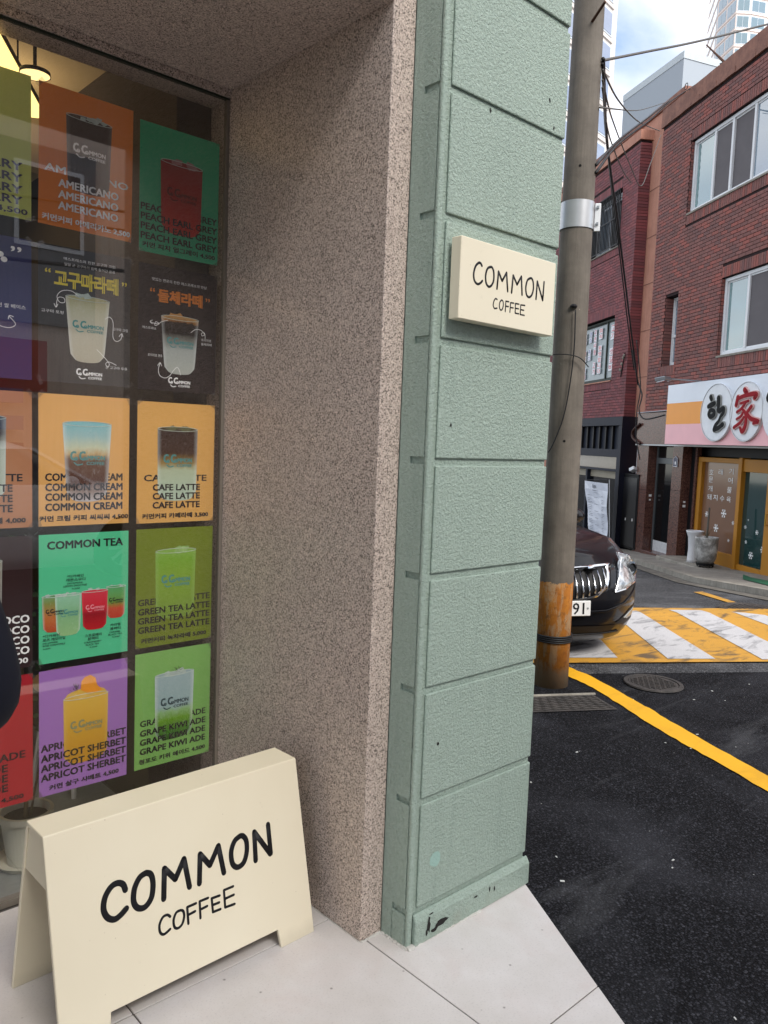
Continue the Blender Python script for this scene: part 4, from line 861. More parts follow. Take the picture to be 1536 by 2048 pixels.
# ================================================================== BUILDINGS ACROSS THE STREET
K = 1.35
P0 = hit_z(1425, 1123, .08); F0 = CAM+(P0-CAM)*K
FRZ = radians(56); FLOC = Vector((F0.x, F0.y, 0))
FM = Matrix.Translation(FLOC) @ Matrix.Rotation(FRZ, 4, 'Z'); FI = FM.inverted(); CL = FI @ CAM
def at(u, v, o=0.):             # point of the facade plane standing o metres proud: (s along the street, o outward, z)
    d = FI.to_3x3() @ ray(u, v); k = (o-CL.y)/d.y; P = CL+d*k; return P.x, P.z
def gzl(s, o, dz=0.): P = FM @ Vector((s, o, 0)); return zr(ST(P)[0])+dz
RECTS = lambda: None
def grid_wall(mb, s0, s1, z0, z1, o0, o1, holes):
    ss = sorted({s0, s1, *[h[0] for h in holes], *[h[1] for h in holes]}); zz = sorted({z0, z1, *[h[2] for h in holes], *[h[3] for h in holes]})
    ss = [s for s in ss if s0 <= s <= s1]; zz = [z for z in zz if z0 <= z <= z1]
    for a, b in zip(ss, ss[1:]):
        run = None
        for c, d in zip(zz, zz[1:]):
            inside = any(h[0] <= (a+b)/2 <= h[1] and h[2] <= (c+d)/2 <= h[3] for h in holes)
            if inside:
                if run: mb.box(a, b, o0, o1, *run); run = None
            else: run = (run[0], d) if run else (c, d)
        if run: mb.box(a, b, o0, o1, *run)
BW, BHt, MJ = .190, .056, .0100
def visible_px(s, o, z):
    P = FM @ Vector((s, o, z)); q = P-CAM; f = q.dot(Fw); return 768+F_PX*q.dot(R_)/f, 1024+F_PX*q.dot(D_)/f, f
def brick_face(parent, s0, s1, z0, z1, o, holes, mat, parts=0, soldier=()):
    """bricks laid in running bond, proud of the mortar; the ones showing largest are parts, the rest one mesh"""
    me = MB().box(-BW/2, BW/2, 0, .012, 0, BHt).mesh('brick'); me.materials.append(mat)
    mev = MB().box(-BHt/2, BHt/2, 0, .013, 0, BW).mesh('brick_on_end'); mev.materials.append(mat)
    L_ = []; rest = MB(); z = z0; row = 0
    def clear(a, b, c, d): return not any(a < h[1]-.001 and b > h[0]+.001 and c < h[3]-.001 and d > h[2]+.001 for h in list(holes)+list(soldier))
    while z+BHt < z1:
        s = s0-(BW+MJ)*(.5 if row % 2 else 0)
        while s < s1:
            a, b = max(s, s0), min(s+BW, s1)
            if b-a > .03:
                cuts = [(a, b)]
                for h in list(holes)+list(soldier):
                    if z < h[3]-.001 and z+BHt > h[2]+.001:
                        nc = []
                        for p, q in cuts:
                            if q <= h[0] or p >= h[1]: nc.append((p, q))
                            else:
                                if p < h[0]-.03: nc.append((p, h[0]-.004))
                                if q > h[1]+.03: nc.append((h[1]+.004, q))
                        cuts = nc
                for p, q in cuts:
                    if q-p > .025: L_.append((p, q, z))
            s += BW+MJ
        z += BHt+MJ; row += 1
    full = []
    for p, q, z in L_:
        px, py, f = visible_px((p+q)/2, o, z); inn = -30 < px < 1566 and -30 < py < 2078
        (full if abs(q-p-BW) < .002 and inn and parts else rest_l).append((f, p, q, z)) if True else None
    full.sort(); take = full[:parts]; rest_l.extend(full[parts:])
    for f, p, q, z in take:
        b = link('brick', me, None, parent); b.location = ((p+q)/2, o+random.uniform(-.0015, .0015), z)
    for f, p, q, z in rest_l: rest.box(p, q, o, o+.012+random.uniform(-.0015, .0015), z, z+BHt)
    rest_l.clear()
    for (a, b, c, d) in soldier:
        s = a
        while s+BHt <= b+.01: rest.box(s, s+BHt, o, o+.013+random.uniform(-.001, .002), c+.004, d-.004); s += BHt+MJ
    tag(rest.build('bricks', mat, parent), kind='stuff')
rest_l = []
def window_unit(parent, s0, s1, z0, z1, o, mull, fmat, gmats, fw=.055, sill=None, name='window'):
    fr = MB(); fr.box(s0, s1, o-.06, o, z0, z0+fw); fr.box(s0, s1, o-.06, o, z1-fw, z1); fr.box(s0, s0+fw, o-.06, o, z0+fw, z1-fw); fr.box(s1-fw, s1, o-.06, o, z0+fw, z1-fw)
    edges = [s0+fw]+list(mull)+[s1-fw]
    for m in mull: fr.box(m-fw*.5, m+fw*.5, o-.055, o-.004, z0+fw, z1-fw)
    w = fr.build(name, fmat, parent, bevel=.004)
    for i, (a, b) in enumerate(zip(edges, edges[1:])):
        g = gmats[i % len(gmats)]; oo = o-.035-.012*(i % 2); sa, sb = min(a, b), max(a, b)
        sash = MB(); k = .028; sash.box(sa+.002, sb-.002, oo-.008, oo+.012, z0+fw, z0+fw+k); sash.box(sa+.002, sb-.002, oo-.008, oo+.012, z1-fw-k, z1-fw); sash.box(sa+.002, sa+k, oo-.008, oo+.012, z0+fw+k, z1-fw-k); sash.box(sb-k, sb-.002, oo-.008, oo+.012, z0+fw+k, z1-fw-k); sash.build('sash', fmat, w)
        MB().box(sa+k, sb-k, oo-.004, oo, z0+fw+k, z1-fw-k).build('pane', g, w)
    return w
M_TEALC = simple('teal_curtain', srgb(96, 140, 134), .7, var=.2, scale=8)
def m_blindglass(name, tint):
    t = NT(name); t.base(t.mix(t.noise(2, 3), tuple(x*.8 for x in tint), tint), .04, spec=1.0); t.b.inputs['Coat Weight'].default_value = 1.0; t.b.inputs['Coat IOR'].default_value = 2.0; return t.m
M_G1 = m_blindglass('blue_green_window_glass', srgb(108, 150, 152)); M_G2 = simple('grey_insect_screen', srgb(104, 100, 102), .8)
M_G3 = m_blindglass('sky_reflecting_glass', srgb(120, 142, 160)); M_G4 = simple('dark_interior_glass', srgb(16, 17, 19), .08, spec=.5)
# ---- near brick building (restaurant)
B1 = thing('brick_building', 'red-brown brick building with white windows over a Korean restaurant at the right edge', 'building', FLOC, FRZ)
sL = at(1301.5, 540)[0]; sL = 2.97
S_R = -4.6; ZR = 8.20
zB, zG = 2.32, 1.66
w1 = (at(1536, 184.5)[0]-.02, at(1385, 277)[0], at(1382, 424)[1]-.02, at(1392, 282)[1]+.05)
w1 = (-1.0, w1[1], w1[2], w1[3])
w2 = (-1.55, at(1445, 560)[0], at(1441, 713)[1], at(1455, 560)[1]+.06)
w3 = (at(1358, 588)[0], at(1333, 594)[0], at(1333, 729)[1]-.03, at(1348, 590)[1])
holes = [w1, w2, w3]
core = MB(); grid_wall(core, S_R, sL, zB, ZR, -.25, -.001, holes); core.build('wall', M_MORTAR, B1)
sold = [(w1[0], w1[1], w1[2]-.20, w1[2]), (w2[0], w2[1], w2[2]-.20, w2[2]), (w3[0]-.05, w3[1]+.05, w3[2]-.20, w3[2]), (w1[0], w1[1], w1[3], w1[3]+.2), (w2[0], w2[1], w2[3], w2[3]+.2)]
brick_face(B1, S_R, sL, zB+.01, ZR-.01, 0, holes, M_BRICK, 300, sold)
rv = MB()
for h in holes:
    zz = h[2]
    while zz+BHt < h[3]: rv.box(h[1]-.012, h[1]-.001, -.24, -.002, zz, zz+BHt); rv.box(h[0]+.001, h[0]+.012, -.24, -.002, zz, zz+BHt); zz += BHt+MJ
tag(rv.build('reveal_bricks', M_BRICK, B1), kind='stuff')
MB().box(S_R, sL-.001, -7, -.251, zG-.03, ZR).build('body', M_PEACH, B1)
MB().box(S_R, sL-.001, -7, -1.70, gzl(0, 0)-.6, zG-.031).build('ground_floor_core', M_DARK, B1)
MB().box(sL-.05, sL+.25, -1.69, -.24, gzl(0, 0)-.6, zG-.031).build('side_wall', M_PEACH, B1)
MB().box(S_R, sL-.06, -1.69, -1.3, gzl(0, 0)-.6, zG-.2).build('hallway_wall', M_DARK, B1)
cp = MB(); N = 26
for k in range(N):
    a, b = S_R+(sL+.04-S_R)*k/N, S_R+(sL+.04-S_R)*(k+1)/N; cp.box(a, b, -.3, .045+random.uniform(-.006, .006), ZR+random.uniform(-.008, .004), ZR+.10)
    cp.box(a, b, -.3, .030, ZR+.10, ZR+.36+random.uniform(-.006, .006))
cp.build('coping', M_COPING, B1)
window_unit(B1, w1[0], w1[1]-.015, w1[2]+.02, w1[3]-.01, -.05, [at(1512, 212, -.05)[0], at(1468, 232, -.05)[0], at(1432, 254, -.05)[0]], M_WHITEFR, [M_G3, M_G2, M_G2, M_G1], .06)
window_unit(B1, w2[0], w2[1]-.015, w2[2]+.02, w2[3]-.01, -.05, [at(1493, 620, -.05)[0]], M_WHITEFR, [M_G2, M_G1], .06)
for (s0, s1, z) in ((w1[0], w1[1]-.013, w1[2]), (w2[0], w2[1]-.013, w2[2])): MB().box(s0, s1, -.05, .035, z-.02, z+.018).build('window_sill', M_CONC, B1, bevel=.004)
wn = window_unit(B1, w3[0]+.013, w3[1]-.013, w3[2]+.03, w3[3]-.01, -.16, [], M_WHITEFR, [M_G3], .035)
zc = w3[2]+(w3[3]-w3[2])*.42; MB().box(w3[0]+.05, w3[1]-.05, -.21, -.165, zc, zc+.05).build('transom', M_WHITEFR, wn)
# granite band + posts of the ground floor
MB().box(at(1340, 830)[0]-4.8, 3.25, -.25, .02, zG, zB-.001).build('granite_band', M_REDGRAN, B1, bevel=.004)
MB().box(S_R, 3.26, -.1, .028, zG-.03, zG-.002).build('band_trim', M_ALU, B1)
tr = MB().tube([(sL+.35, .02, zB+.01), (1.2, .03, zB+.03), (-.8, .03, zB+.01)], .012, 6); tr.build('conduit', M_ALU, B1)
RD = -.22
def post(ua, ub, nm, z1=zG-.031, dep=RD):
    s1 = at(ua, 1100)[0]; s0 = at(ub, 1100)[0]; zf = gzl(s1, 0, -.2); j = MB(); zc = (zf+z1)*.45
    for za, zb2 in ((zf, zf+.85), (zf+.856, zf+1.65), (zf+1.656, z1)): MB().box(s0, s1, dep, 0.0, za, zb2).build(nm, M_REDGRAN, B1, bevel=.003)
    return s0, s1
pA = post(1264, 1284, 'granite_post'); pB = post(1332.5, 1352, 'granite_post')
MB().box(at(1390, 1060, RD-.02)[0]+.001, pB[0]-.16, RD-.05, RD+.05, gzl(0, 0)-.2, zG-.03).build('granite_post', M_REDGRAN, B1, bevel=.003)
MB().box(pB[0]-.158, pB[0]-.001, RD-.02, RD+.03, gzl(0, 0)-.2, zG-.03).build('dark_downpipe_recess', M_DARK, B1)
# entrance door between the posts
dz0 = gzl(pA[0], 0, .16)
MB().box(pB[1]+.001, pA[0]-.001, -.5, .05, dz0-.6, dz0).build('door_step', M_REDGRAN, B1, bevel=.006)
MB().box(pB[1]-.02, pA[1], .0, .16, dz0-.6, dz0-.10).build('lower_step', M_CONC, B1, bevel=.01)
dd = MB(); a, b = pB[1]+.02, pA[0]-.02; dd.box(a, a+.05, -.24, -.18, dz0, zG-.05); dd.box(b-.05, b, -.24, -.18, dz0, zG-.05); dd.box(a+.051, b-.051, -.24, -.18, zG-.40, zG-.28)
door = dd.build('entrance_door', simple('dull_aluminium', srgb(96, 100, 102), .4, .5), B1, bevel=.003)
MB().box(a+.051, b-.051, -.225, -.195, dz0, dz0+.22).build('kick_plate', simple('white_scuffed_plate', srgb(196, 196, 196), .5, var=.3, scale=20), door)
MB().box(a+.051, b-.051, -.215, -.205, dz0+.221, zG-.401).build('door_glass', M_G4, door)
MB().box(a+.051, b-.051, -.215, -.205, zG-.279, zG-.051).build('transom_glass', M_G4, door)
MB().tube([(a+.12, -.19, dz0+.8), (a+.12, -.15, dz0+.84), (a+.12, -.15, dz0+1.2), (a+.12, -.19, dz0+1.24)], .012, 8).build('handle', M_ALU, door)
# house-number plate on the post
ap = at(1351, 923, .012); m = MB(); sc_ = .085
m.add([(ap[0]+x*sc_, o, ap[1]+z*sc_) for o in (.003, .014) for x, z in [(-1, -1.25), (1, -1.25), (1, .75), (0, 1.25), (-1, .75)]], [(0, 1, 2, 3, 4), (9, 8, 7, 6, 5)]+[(i, 5+i, 5+(i+1) % 5, (i+1) % 5) for i in range(5)])
npl = m.build('number_plate', simple('navy_enamel', srgb(28, 36, 76), .3), B1)
q = [(ap[0]+x*sc_*.93, .0155, ap[1]+z*sc_*.93) for x, z in [(-1, -1.25), (1, -1.25), (1, .75), (0, 1.25), (-1, .75), (-1, -1.25)]]; MB().tube(q, .005, 4).build('plate_border', WINK, npl)
m = MB(); m.add([(ap[0]-x, .0152, z) for x, z in ((-.02, ap[1]-.06), (.02, ap[1]-.06), (.02, ap[1]), (-.02, ap[1]))], [(0, 1, 2, 3)]); m.build('plate_digit', WINK, npl)
for (u, v, r) in ((1300, 992, .03), (1296, 1000, .02), (1365, 1002, .022), (1364, 1010, .03)):
    s, z = at(u, v, RD if u > 1310 else 0); 
    MB().obox((pB[0]-.003 if u > 1310 else pA[0]-.003, -.1, z), (.002, 0, 0), (0, r, 0), (0, 0, r*.8)).build('sticker', WINK, B1)
# restaurant front
yo = RD-.02
sF0, sF1 = S_R, at(1390, 1060, yo)[0]; zTop = at(1404, 914, yo)[1]; zBot = gzl(at(1471, 1135, yo)[0], yo, .02)
zBot = at(1471, 1135, yo)[1]
sM = at(1481, 1000, yo)[0]
ff = MB(); ff.box(sM+.05, sF1, yo-.1, yo+.03, zTop-.09, zTop); ff.box(sF1-.13, sF1, yo-.1, yo+.03, zBot-.15, zTop-.091); ff.box(sM-.055, sM+.049, yo-.1, yo+.06, zBot-.25, zTop+.02)
ff.box(sM+.05, sF1-.131, yo-.08, yo+.02, zBot-.15, zBot+.20)
front = ff.build('shop_window', M_YWOOD, B1, bevel=.006)
MB().box(sM+.05, sF1-.131, yo-.05, yo-.04, zBot+.201, zTop-.091).build('pane', simple('brown_papered_glass', srgb(126, 94, 74), .12, var=.05, spec=.8), front)
sf = MB(); sf.box(sM-.75, sM-.056, yo-.06, yo+.03, zTop-.22, zTop); sf.box(sM-.75, sM-.056, yo-.06, yo+.03, zBot-.03, zBot+.07); sf.box(sM-1.5, sM-.751, yo-.06, yo+.03, zBot-.03, zTop)
sdoor = sf.build('sliding_door', M_YWOOD, B1, bevel=.006)
MB().box(sM-.75, sM-.056, yo-.035, yo-.025, zBot+.071, zTop-.221).build('pane', simple('dark_teal_door_glass', srgb(34, 62, 62), .06, spec=1.), sdoor)
hs, hz = at(1533, 1040, yo+.06); MB().tube([(hs, yo+.03, hz-.09), (hs, yo+.08, hz-.09), (hs, yo+.08, hz+.09), (hs, yo+.03, hz+.09)], .012, 8).build('handle', simple('brass', srgb(190, 150, 60), .3, .8), sdoor)
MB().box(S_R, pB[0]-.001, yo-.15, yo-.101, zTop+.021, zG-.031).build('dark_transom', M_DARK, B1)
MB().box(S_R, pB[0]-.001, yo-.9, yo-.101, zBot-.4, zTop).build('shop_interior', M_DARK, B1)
tx = MB()
def wtext(s, u, v, w, h, o):
    a, z = at(u, v, o); vs_, fs, x0, x1, y0, y1 = text_geo(s, 0.); ww, hh = w*.5, h*.5
    tx.add([(a+ww-(p[0]-x0)/(x1-x0)*2*ww, o+.002, z-hh+(p[1]-y0)/(y1-y0)*2*hh) for p in vs_], [tuple(f) for f in fs])
for s, u, v in [('호', 1423, 944), ('래', 1441.5, 944), ('기', 1463, 943), ('문', 1422, 959), ('어', 1461, 961), ('개', 1421, 977), ('물', 1459, 980), ('돼', 1419, 994), ('지', 1431, 995), ('수', 1444.5, 997), ('육', 1457.5, 999)]: wtext(s, u, v, .14, .105, yo-.036)
tx.build('window_lettering', WINK, front)
def flake(u, v, r, o, parent):
    a, z = at(u, v, o); m = MB()
    for k in range(3):
        t = k*pi/3; d = Vector((cos(t), 0, sin(t)))*r; n_ = Vector((-sin(t), 0, cos(t)))*r*.10; c = Vector((a, o+.002+.0006*k, z)); m.add([c-d-n_, c+d-n_, c+d+n_, c-d+n_], [(0, 3, 2, 1)])
        for e in (-1, 1):
            for w in (-1, 1):
                p = c+d*.62*e; q = p+Vector((cos(t+w*.9), 0, sin(t+w*.9)))*r*.34*e; nn_ = (q-p).cross(Vector((0, 1, 0))).normalized()*r*.07; m.add([p-nn_, q-nn_, q+nn_, p+nn_], [(0, 1, 2, 3)])
    m.add([(a+r*.3*cos(t), o+.0045, z+r*.3*sin(t)) for t in [2*pi*i/8 for i in range(8)]], [tuple(range(8))])
    m.build('snowflake_sticker', WINK, parent)
for u, v, r in [(1413.5, 1028, .07), (1447.5, 1027, .105), (1466, 1046, .05), (1432, 1056, .10), (1457, 1081, .04)]: flake(u, v, r*.8, yo-.036, front)
for u, v, r in [(1491, 1054, .045), (1514, 1065, .055), (1492, 1084, .04), (1525, 1100, .075), (1501.5, 1111, .085), (1497, 1040, .02)]: flake(u, v, r*.8, yo-.022, sdoor)
# step in front of the restaurant
sps = at(1344, 1119)[0]
MB().box(S_R, pB[0]+.0, RD-.3, .42, zBot-.6, zBot-.035).build('front_step', M_CONC, B1, bevel=.01)

# ---- restaurant sign box
o_s = .28
SG = thing('restaurant_sign', 'white, orange and pink shop sign with black and red raised characters in silver ovals', 'sign', FLOC, FRZ)
a0, z1s = at(1337, 771, o_s); _, z0s = at(1329, 888, o_s); s_r = -3.6
M_SW = simple('sign_white', srgb(226, 232, 240), .35, var=.04); M_SO = simple('sign_orange', srgb(238, 150, 22), .35, var=.05); M_SP = simple('sign_pink', srgb(240, 178, 184), .35, var=.06)
zo1, zo0 = at(1331, 808, o_s)[1], at(1330, 849, o_s)[1]
MB().box(s_r, a0, .03, o_s-.003, z0s, z1s).build('sign_box', M_SW, SG, bevel=.004)
sO = at(1408, 820, o_s)[0]
MB().box(sO, a0-.002, o_s-.0028, o_s+.001, zo0, zo1).build('orange_band', M_SO, SG)
MB().box(s_r, a0-.002, o_s-.0028, o_s+.001, z0s+.002, zo0-.001).build('pink_band', M_SP, SG)
MB().box(s_r, a0-.002, o_s-.0028, o_s+.0008, zo1+.001, z1s-.002).build('white_band', M_SW, SG)
MB().box(s_r, sO-.001, o_s-.0028, o_s+.0006, zo0, zo1).build('white_band', M_SW, SG)
M_SIL = simple('dull_silver', srgb(226, 229, 233), .4, .0, var=.12, scale=8)
def oval(u0, u1, v0, v1, o=None):
    A, B_ = at(u0, (v0+v1)/2, o_s), at(u1, (v0+v1)/2, o_s); zt, zb = at((u0+u1)/2, v0, o_s)[1], at((u0+u1)/2, v1, o_s)[1]
    cx, cz, rx, rz = (A[0]+B_[0])/2, (zt+zb)/2, abs(A[0]-B_[0])/2, (zt-zb)/2; m = MB(); n = 40
    prof = [(1, .002), (1.0, .035), (.96, .045), (.0, .040)]
    for r, o in prof: m.v += [(cx+rx*r*cos(2*pi*k/n), o_s+o, cz+rz*r*sin(2*pi*k/n)) for k in range(n)]
    for i in range(len(prof)-1): m.f += [(i*n+k, (i+1)*n+k, (i+1)*n+(k+1) % n, i*n+(k+1) % n) for k in range(n)]
    m.build('silver_oval', M_SIL, SG, smooth=False); m2 = MB()
    m2.tube([(cx+rx*cos(t), o_s+.046, cz+rz*sin(t)) for t in [2*pi*k/n for k in range(n+1)]], .008, 5); m2.build('oval_rim', M_STEEL, SG); return cx, cz, rx, rz
e1 = oval(1406.5, 1469, 768, 882.5); e2 = oval(1465, 1530, 764, 883); e3 = (e2[0]-(e1[0]-e2[0]), e2[1], e2[2], e2[3]); 
m = MB(); n = 40
cx, cz, rx, rz = e3[0], e3[1], e3[2], e3[3]
for r, o in [(1, .002), (1, .036), (.96, .047), (0, .042)]: m.v += [(cx+rx*r*cos(2*pi*k/n), o_s+o, cz+rz*r*sin(2*pi*k/n)) for k in range(n)]
for i in range(3): m.f += [(i*n+k, (i+1)*n+k, (i+1)*n+(k+1) % n, i*n+(k+1) % n) for k in range(n)]
m.build('silver_oval', M_SIL, SG)
# raised brush characters, strokes measured off the sign
def brush(strokes_, mats, name):
    """raised brush-stroke character: thick light body with a dark face on top"""
    X = lambda p, o: (lambda q: (q[0], q[1]))(at(1320+p[0]/7.111, 730+p[1]/7.111, o-.03))
    for (gr, o0, o1, mat, nm) in mats:
        mb = MB()
        for st in strokes_:
            pts = [X(p[:2], o_s+.10) for p in st]; rs = [p[2]/7.111/ 90*gr+ (0) for p in st]; g = {0.0: 0}.get(gr, 0)
            q = smooth_path([(a[0], a[1], r) for a, r in zip(pts, [p[2]*.00155 for p in st])], False, 5)
            add = {'rim': .028, 'body': .016, 'face': 0.0}[nm.split('_')[-1]]
            n_ = len(q); Lf = []; Rt = []
            for i, p in enumerate(q):
                t = (q[min(i+1, n_-1)]-q[max(i-1, 0)]); t.z = 0; t.normalize(); w = p.z+add; Lf.append((p.x-t.y*w, p.y+t.x*w)); Rt.append((p.x+t.y*w, p.y-t.x*w))
            jit = random.uniform(0, .002)
            for i in range(n_-1):
                quad = [Lf[i], Lf[i+1], Rt[i+1], Rt[i]]; mb.add([(x, o, z) for o in (o0, o1+jit) for x, z in quad], [(0, 1, 2, 3), (7, 6, 5, 4), (0, 4, 5, 1), (1, 5, 6, 2), (2, 6, 7, 3), (3, 7, 4, 0)])
            for e in (0, -1):
                p = q[e]; w = p.z+add; ring = [(p.x+w*cos(2*pi*k/14), p.y+w*sin(2*pi*k/14)) for k in range(14)]
                mb.add([(x, o, z) for o in (o0, o1+jit+.0008*(1+e)) for x, z in ring], [tuple(range(14)), tuple(range(27, 13, -1))]+[(k, 14+k, 14+(k+1) % 14, (k+1) % 14) for k in range(14)])
        mb.build(nm, mat, SG)
M_CB = simple('character_black', srgb(14, 14, 15), .7); M_CR = simple('character_red', srgb(150, 12, 28), .7); M_CG = simple('character_grey_edge', srgb(150, 150, 146), .4); M_CPK = simple('character_pink_edge', srgb(214, 168, 164), .4)
han = [[(725, 455, 26), (735, 490, 22)], [(690, 590, 22), (730, 570, 30), (775, 545, 26)], [(730, 640, 22), (765, 650, 24), (770, 700, 26), (725, 735, 26), (695, 700, 22), (710, 655, 22), (735, 640, 20)], [(835, 470, 30), (835, 560, 26), (830, 640, 24), (850, 660, 22)], [(850, 660, 22), (880, 625, 26), (905, 620, 26), (900, 680, 22), (860, 740, 16), (835, 800, 18), (790, 860, 22), (775, 915, 30)], [(775, 915, 28), (830, 895, 24), (890, 845, 26)]]
jia = [[(1205, 350, 24), (1235, 400, 26)], [(1110, 460, 24), (1085, 570, 22)], [(1110, 480, 18), (1200, 440, 20), (1330, 410, 24), (1375, 420, 24), (1345, 470, 20)], [(1150, 545, 12), (1260, 510, 14)], [(1215, 540, 14), (1160, 620, 14), (1095, 670, 12)], [(1165, 620, 12), (1215, 680, 16), (1225, 790, 22), (1200, 900, 24), (1165, 945, 22), (1140, 890, 14)], [(1190, 660, 12), (1150, 730, 14), (1090, 770, 10)], [(1195, 740, 12), (1140, 820, 16), (1050, 890, 14)], [(1300, 590, 20), (1235, 680, 16)], [(1235, 680, 16), (1290, 760, 22), (1400, 800, 20), (1330, 830, 14)]]
brush(han, [(1, o_s+.046, o_s+.068, M_CG, 'black_character_body'), (1, o_s+.070, o_s+.078, M_CB, 'black_character_face')], 'character')
brush(jia, [(1, o_s+.046, o_s+.068, M_CPK, 'red_character_body'), (1, o_s+.070, o_s+.078, M_CR, 'red_character_face')], 'character')
brush([[(1560, 430, 34), (1545, 480, 30), (1600, 520, 20)]], [(1, o_s+.046, o_s+.068, M_CG, 'black_character_body'), (1, o_s+.070, o_s+.078, M_CB, 'black_character_face')], 'character')
# sign lamp on its arm
lmp = thing('sign_lamp', 'silver floodlight on a long arm above the left end of the restaurant sign', 'lamp', FLOC, FRZ)
s0_, z0_ = at(1398, 764, .25); s1_, z1_ = at(1340, 758, .85)
MB().tube([(s0_, .02, z0_), (s0_, .25, z0_+.02), (s1_, .85, z1_)], .014, 8).build('arm', M_ALU, lmp)
MB().obox((s1_+.10, .93, z1_+.0), (.13, .03, -.01), (-.02, .08, .0), (0, .01, .035)).build('lamp_head', M_ALU, lmp, bevel=.01)
MB().obox((s1_+.10, .93, z1_-.04), (.11, .02, -.01), (-.02, .06, .0), (0, .0, .006)).build('lamp_glass', M_G3, lmp)

# ---- flower pots on the step
M_GLAZE = simple('white_glazed_pot', srgb(206, 206, 208), .25)
def facade_thing(u, v, o, z, name, label, cat, group=None): s, _ = at(u, v, o); return thing(name, label, cat, FM @ Vector((s, o, z)), 0, group)
zstep = zBot-.035
pt = facade_thing(1386, 1122, .10, zstep, 'plant_pot', 'tall slim white glazed pot on the restaurant step, left of the grey round pot', 'pot')
pt.scale = (.8, .8, .84); 
MB().lathe([(.001, 0), (.15, 0), (.14, .06), (.128, .30), (.145, .55), (.19, .66), (.20, .70), (.18, .70), (.16, .62), (.001, .60)], 32, cap=False).build('pot', M_GLAZE, pt, smooth=True)
pt2 = facade_thing(1410, 1127, .20, zstep, 'plant_pot', 'wide mottled grey pot with a bare stem on a black wheeled stand', 'pot')
pt2.scale = (.8, .8, .82)
t_ = NT('mottled_grey_glaze'); t_.base(t_.ramp(t_.noise(5, 8, .7, dist=1), [(.35, srgb(96, 94, 92)), (.5, srgb(150, 148, 144)), (.65, srgb(206, 204, 200))]), .35)
MB().lathe([(.001, .09), (.17, .09), (.225, .20), (.245, .40), (.245, .60), (.255, .63), (.25, .66), (.225, .66), (.215, .60), (.001, .60)], 36, cap=False).build('pot', t_.m, pt2, smooth=True)
MB().lathe([(.001, .045), (.19, .045), (.20, .09), (.001, .09)], 28, cap=False).build('stand', M_DARK, pt2)
for k in range(5): a = 2*pi*k/5+.4; MB().ball((.17*cos(a), .17*sin(a), .022), .022, 8).build('caster', M_DARK, pt2)
MB().tube([(0, 0, .58), (.0, .0, .80), (.02, 0, 1.3)], [.028, .024, .018], 8).build('stem', simple('grey_bark', srgb(96, 92, 84), .8), pt2)
for k in range(7): a = k*.9; MB().tube([(0, 0, .62+.01*k), (.08*cos(a), .08*sin(a), .70+.02*k), (.14*cos(a), .14*sin(a), .78+.015*k)], [.006, .004, .002], 5).build('twig', M_STEM, pt2)

# ---- pavement + kerb along the shops
pv = structure('sidewalk')
ck0 = [ST(ground(u, v, .09)) for u, v in ((1240, 1109), (1344, 1133), (1440, 1157), (1536, 1180))]
Tc = sum(t for _, t in ck0)/4; print('kerb T', ck0)
m_, c_ = (ck0[-1][1]-ck0[0][1])/(ck0[-1][0]-ck0[0][0]), ck0[0][1]; S00 = ck0[0][0]
kt = lambda S: c_+m_*(S-S00)
ground_sheet('paving', [(4.5, kt(4.5)+.12), (30, kt(30)+.12), (30, 11.5), (4.5, 11.5)], .083, m_concrete('grey_pavement', srgb(122, 116, 108), srgb(150, 144, 134), 4.), pv, thick=.2)
S = 4.5
while S < 30:
    e = S+.994; ground_sheet('kerb_stone', [(S, kt(S)), (e, kt(e)), (e, kt(e)+.115), (S, kt(S)+.115)], .09, M_CONC, pv, thick=.2); S += 1.0
ground_sheet('gutter', [(4.5, kt(4.5)-.28), (30, kt(30)-.28), (30, kt(30)-.004), (4.5, kt(4.5)-.004)], .006, m_concrete('dirty_gutter', srgb(84, 80, 74), srgb(122, 116, 106), 6.), pv)
gq = [ST(ground(u, v, .095)) for u, v in ((1486, 1149), (1560, 1166), (1560, 1176), (1486, 1158))]
ground_sheet('green_paint_strip', gq, .095, simple('faded_green_paint', srgb(40, 96, 70), .7, var=.3, scale=14), pv)

# ---- recessed peach wall between the two brick buildings
PE = thing('peach_building', 'narrow peach rendered wall squeezed between the two brick buildings', 'building', FLOC, FRZ)
zp = at(1364, 189, -.22)[1]
MB().box(sL+.001, 12, -6, -.26, gzl(4, 0)-.5, zp).build('wall', M_PEACH, PE)
for k in range(8): z = gzl(4, 0)+.9+k*1.02; MB().box(sL+.001, 4.4, -.26, -.252, z, z+.012).build('render_joint', M_COPING, PE)
MB().box(sL-.35, 12, -6, -.22, zp+.001, zp+.14).build('coping', M_COPING, PE, bevel=.01)
# ---- far brick building with navy shop
sC = at(1268, 560)[0]; sC = (at(1279, 286)[0]+at(1252, 830)[0])/2
B2 = thing('brick_building', 'maroon brick building with a barred window above a navy shopfront, just right of the pole', 'building', FLOC, FRZ)
zB2 = at(1252, 833)[1]; ZR2 = (at(1279, 286)[1]+at(1192, 348)[1])/2; S2 = sC+9
v1 = (at(1247, 374)[0], at(1190, 405)[0]+.5, at(1240, 490)[1], at(1247, 374)[1]); v2 = (at(1231, 630)[0], at(1168, 768)[0]+1.2, at(1224, 760)[1], at(1231, 630)[1])
h2 = [v1, v2]
core = MB(); grid_wall(core, sC, S2, zB2, ZR2, -.25, -.001, h2); core.build('wall', M_MORTAR, B2)
sold2 = [(v1[0], v1[1], v1[2]-.2, v1[2]), (v2[0], v2[1], v2[2]-.2, v2[2]), (v1[0], v1[1], v1[3], v1[3]+.2), (v2[0], v2[1], v2[3], v2[3]+.2)]
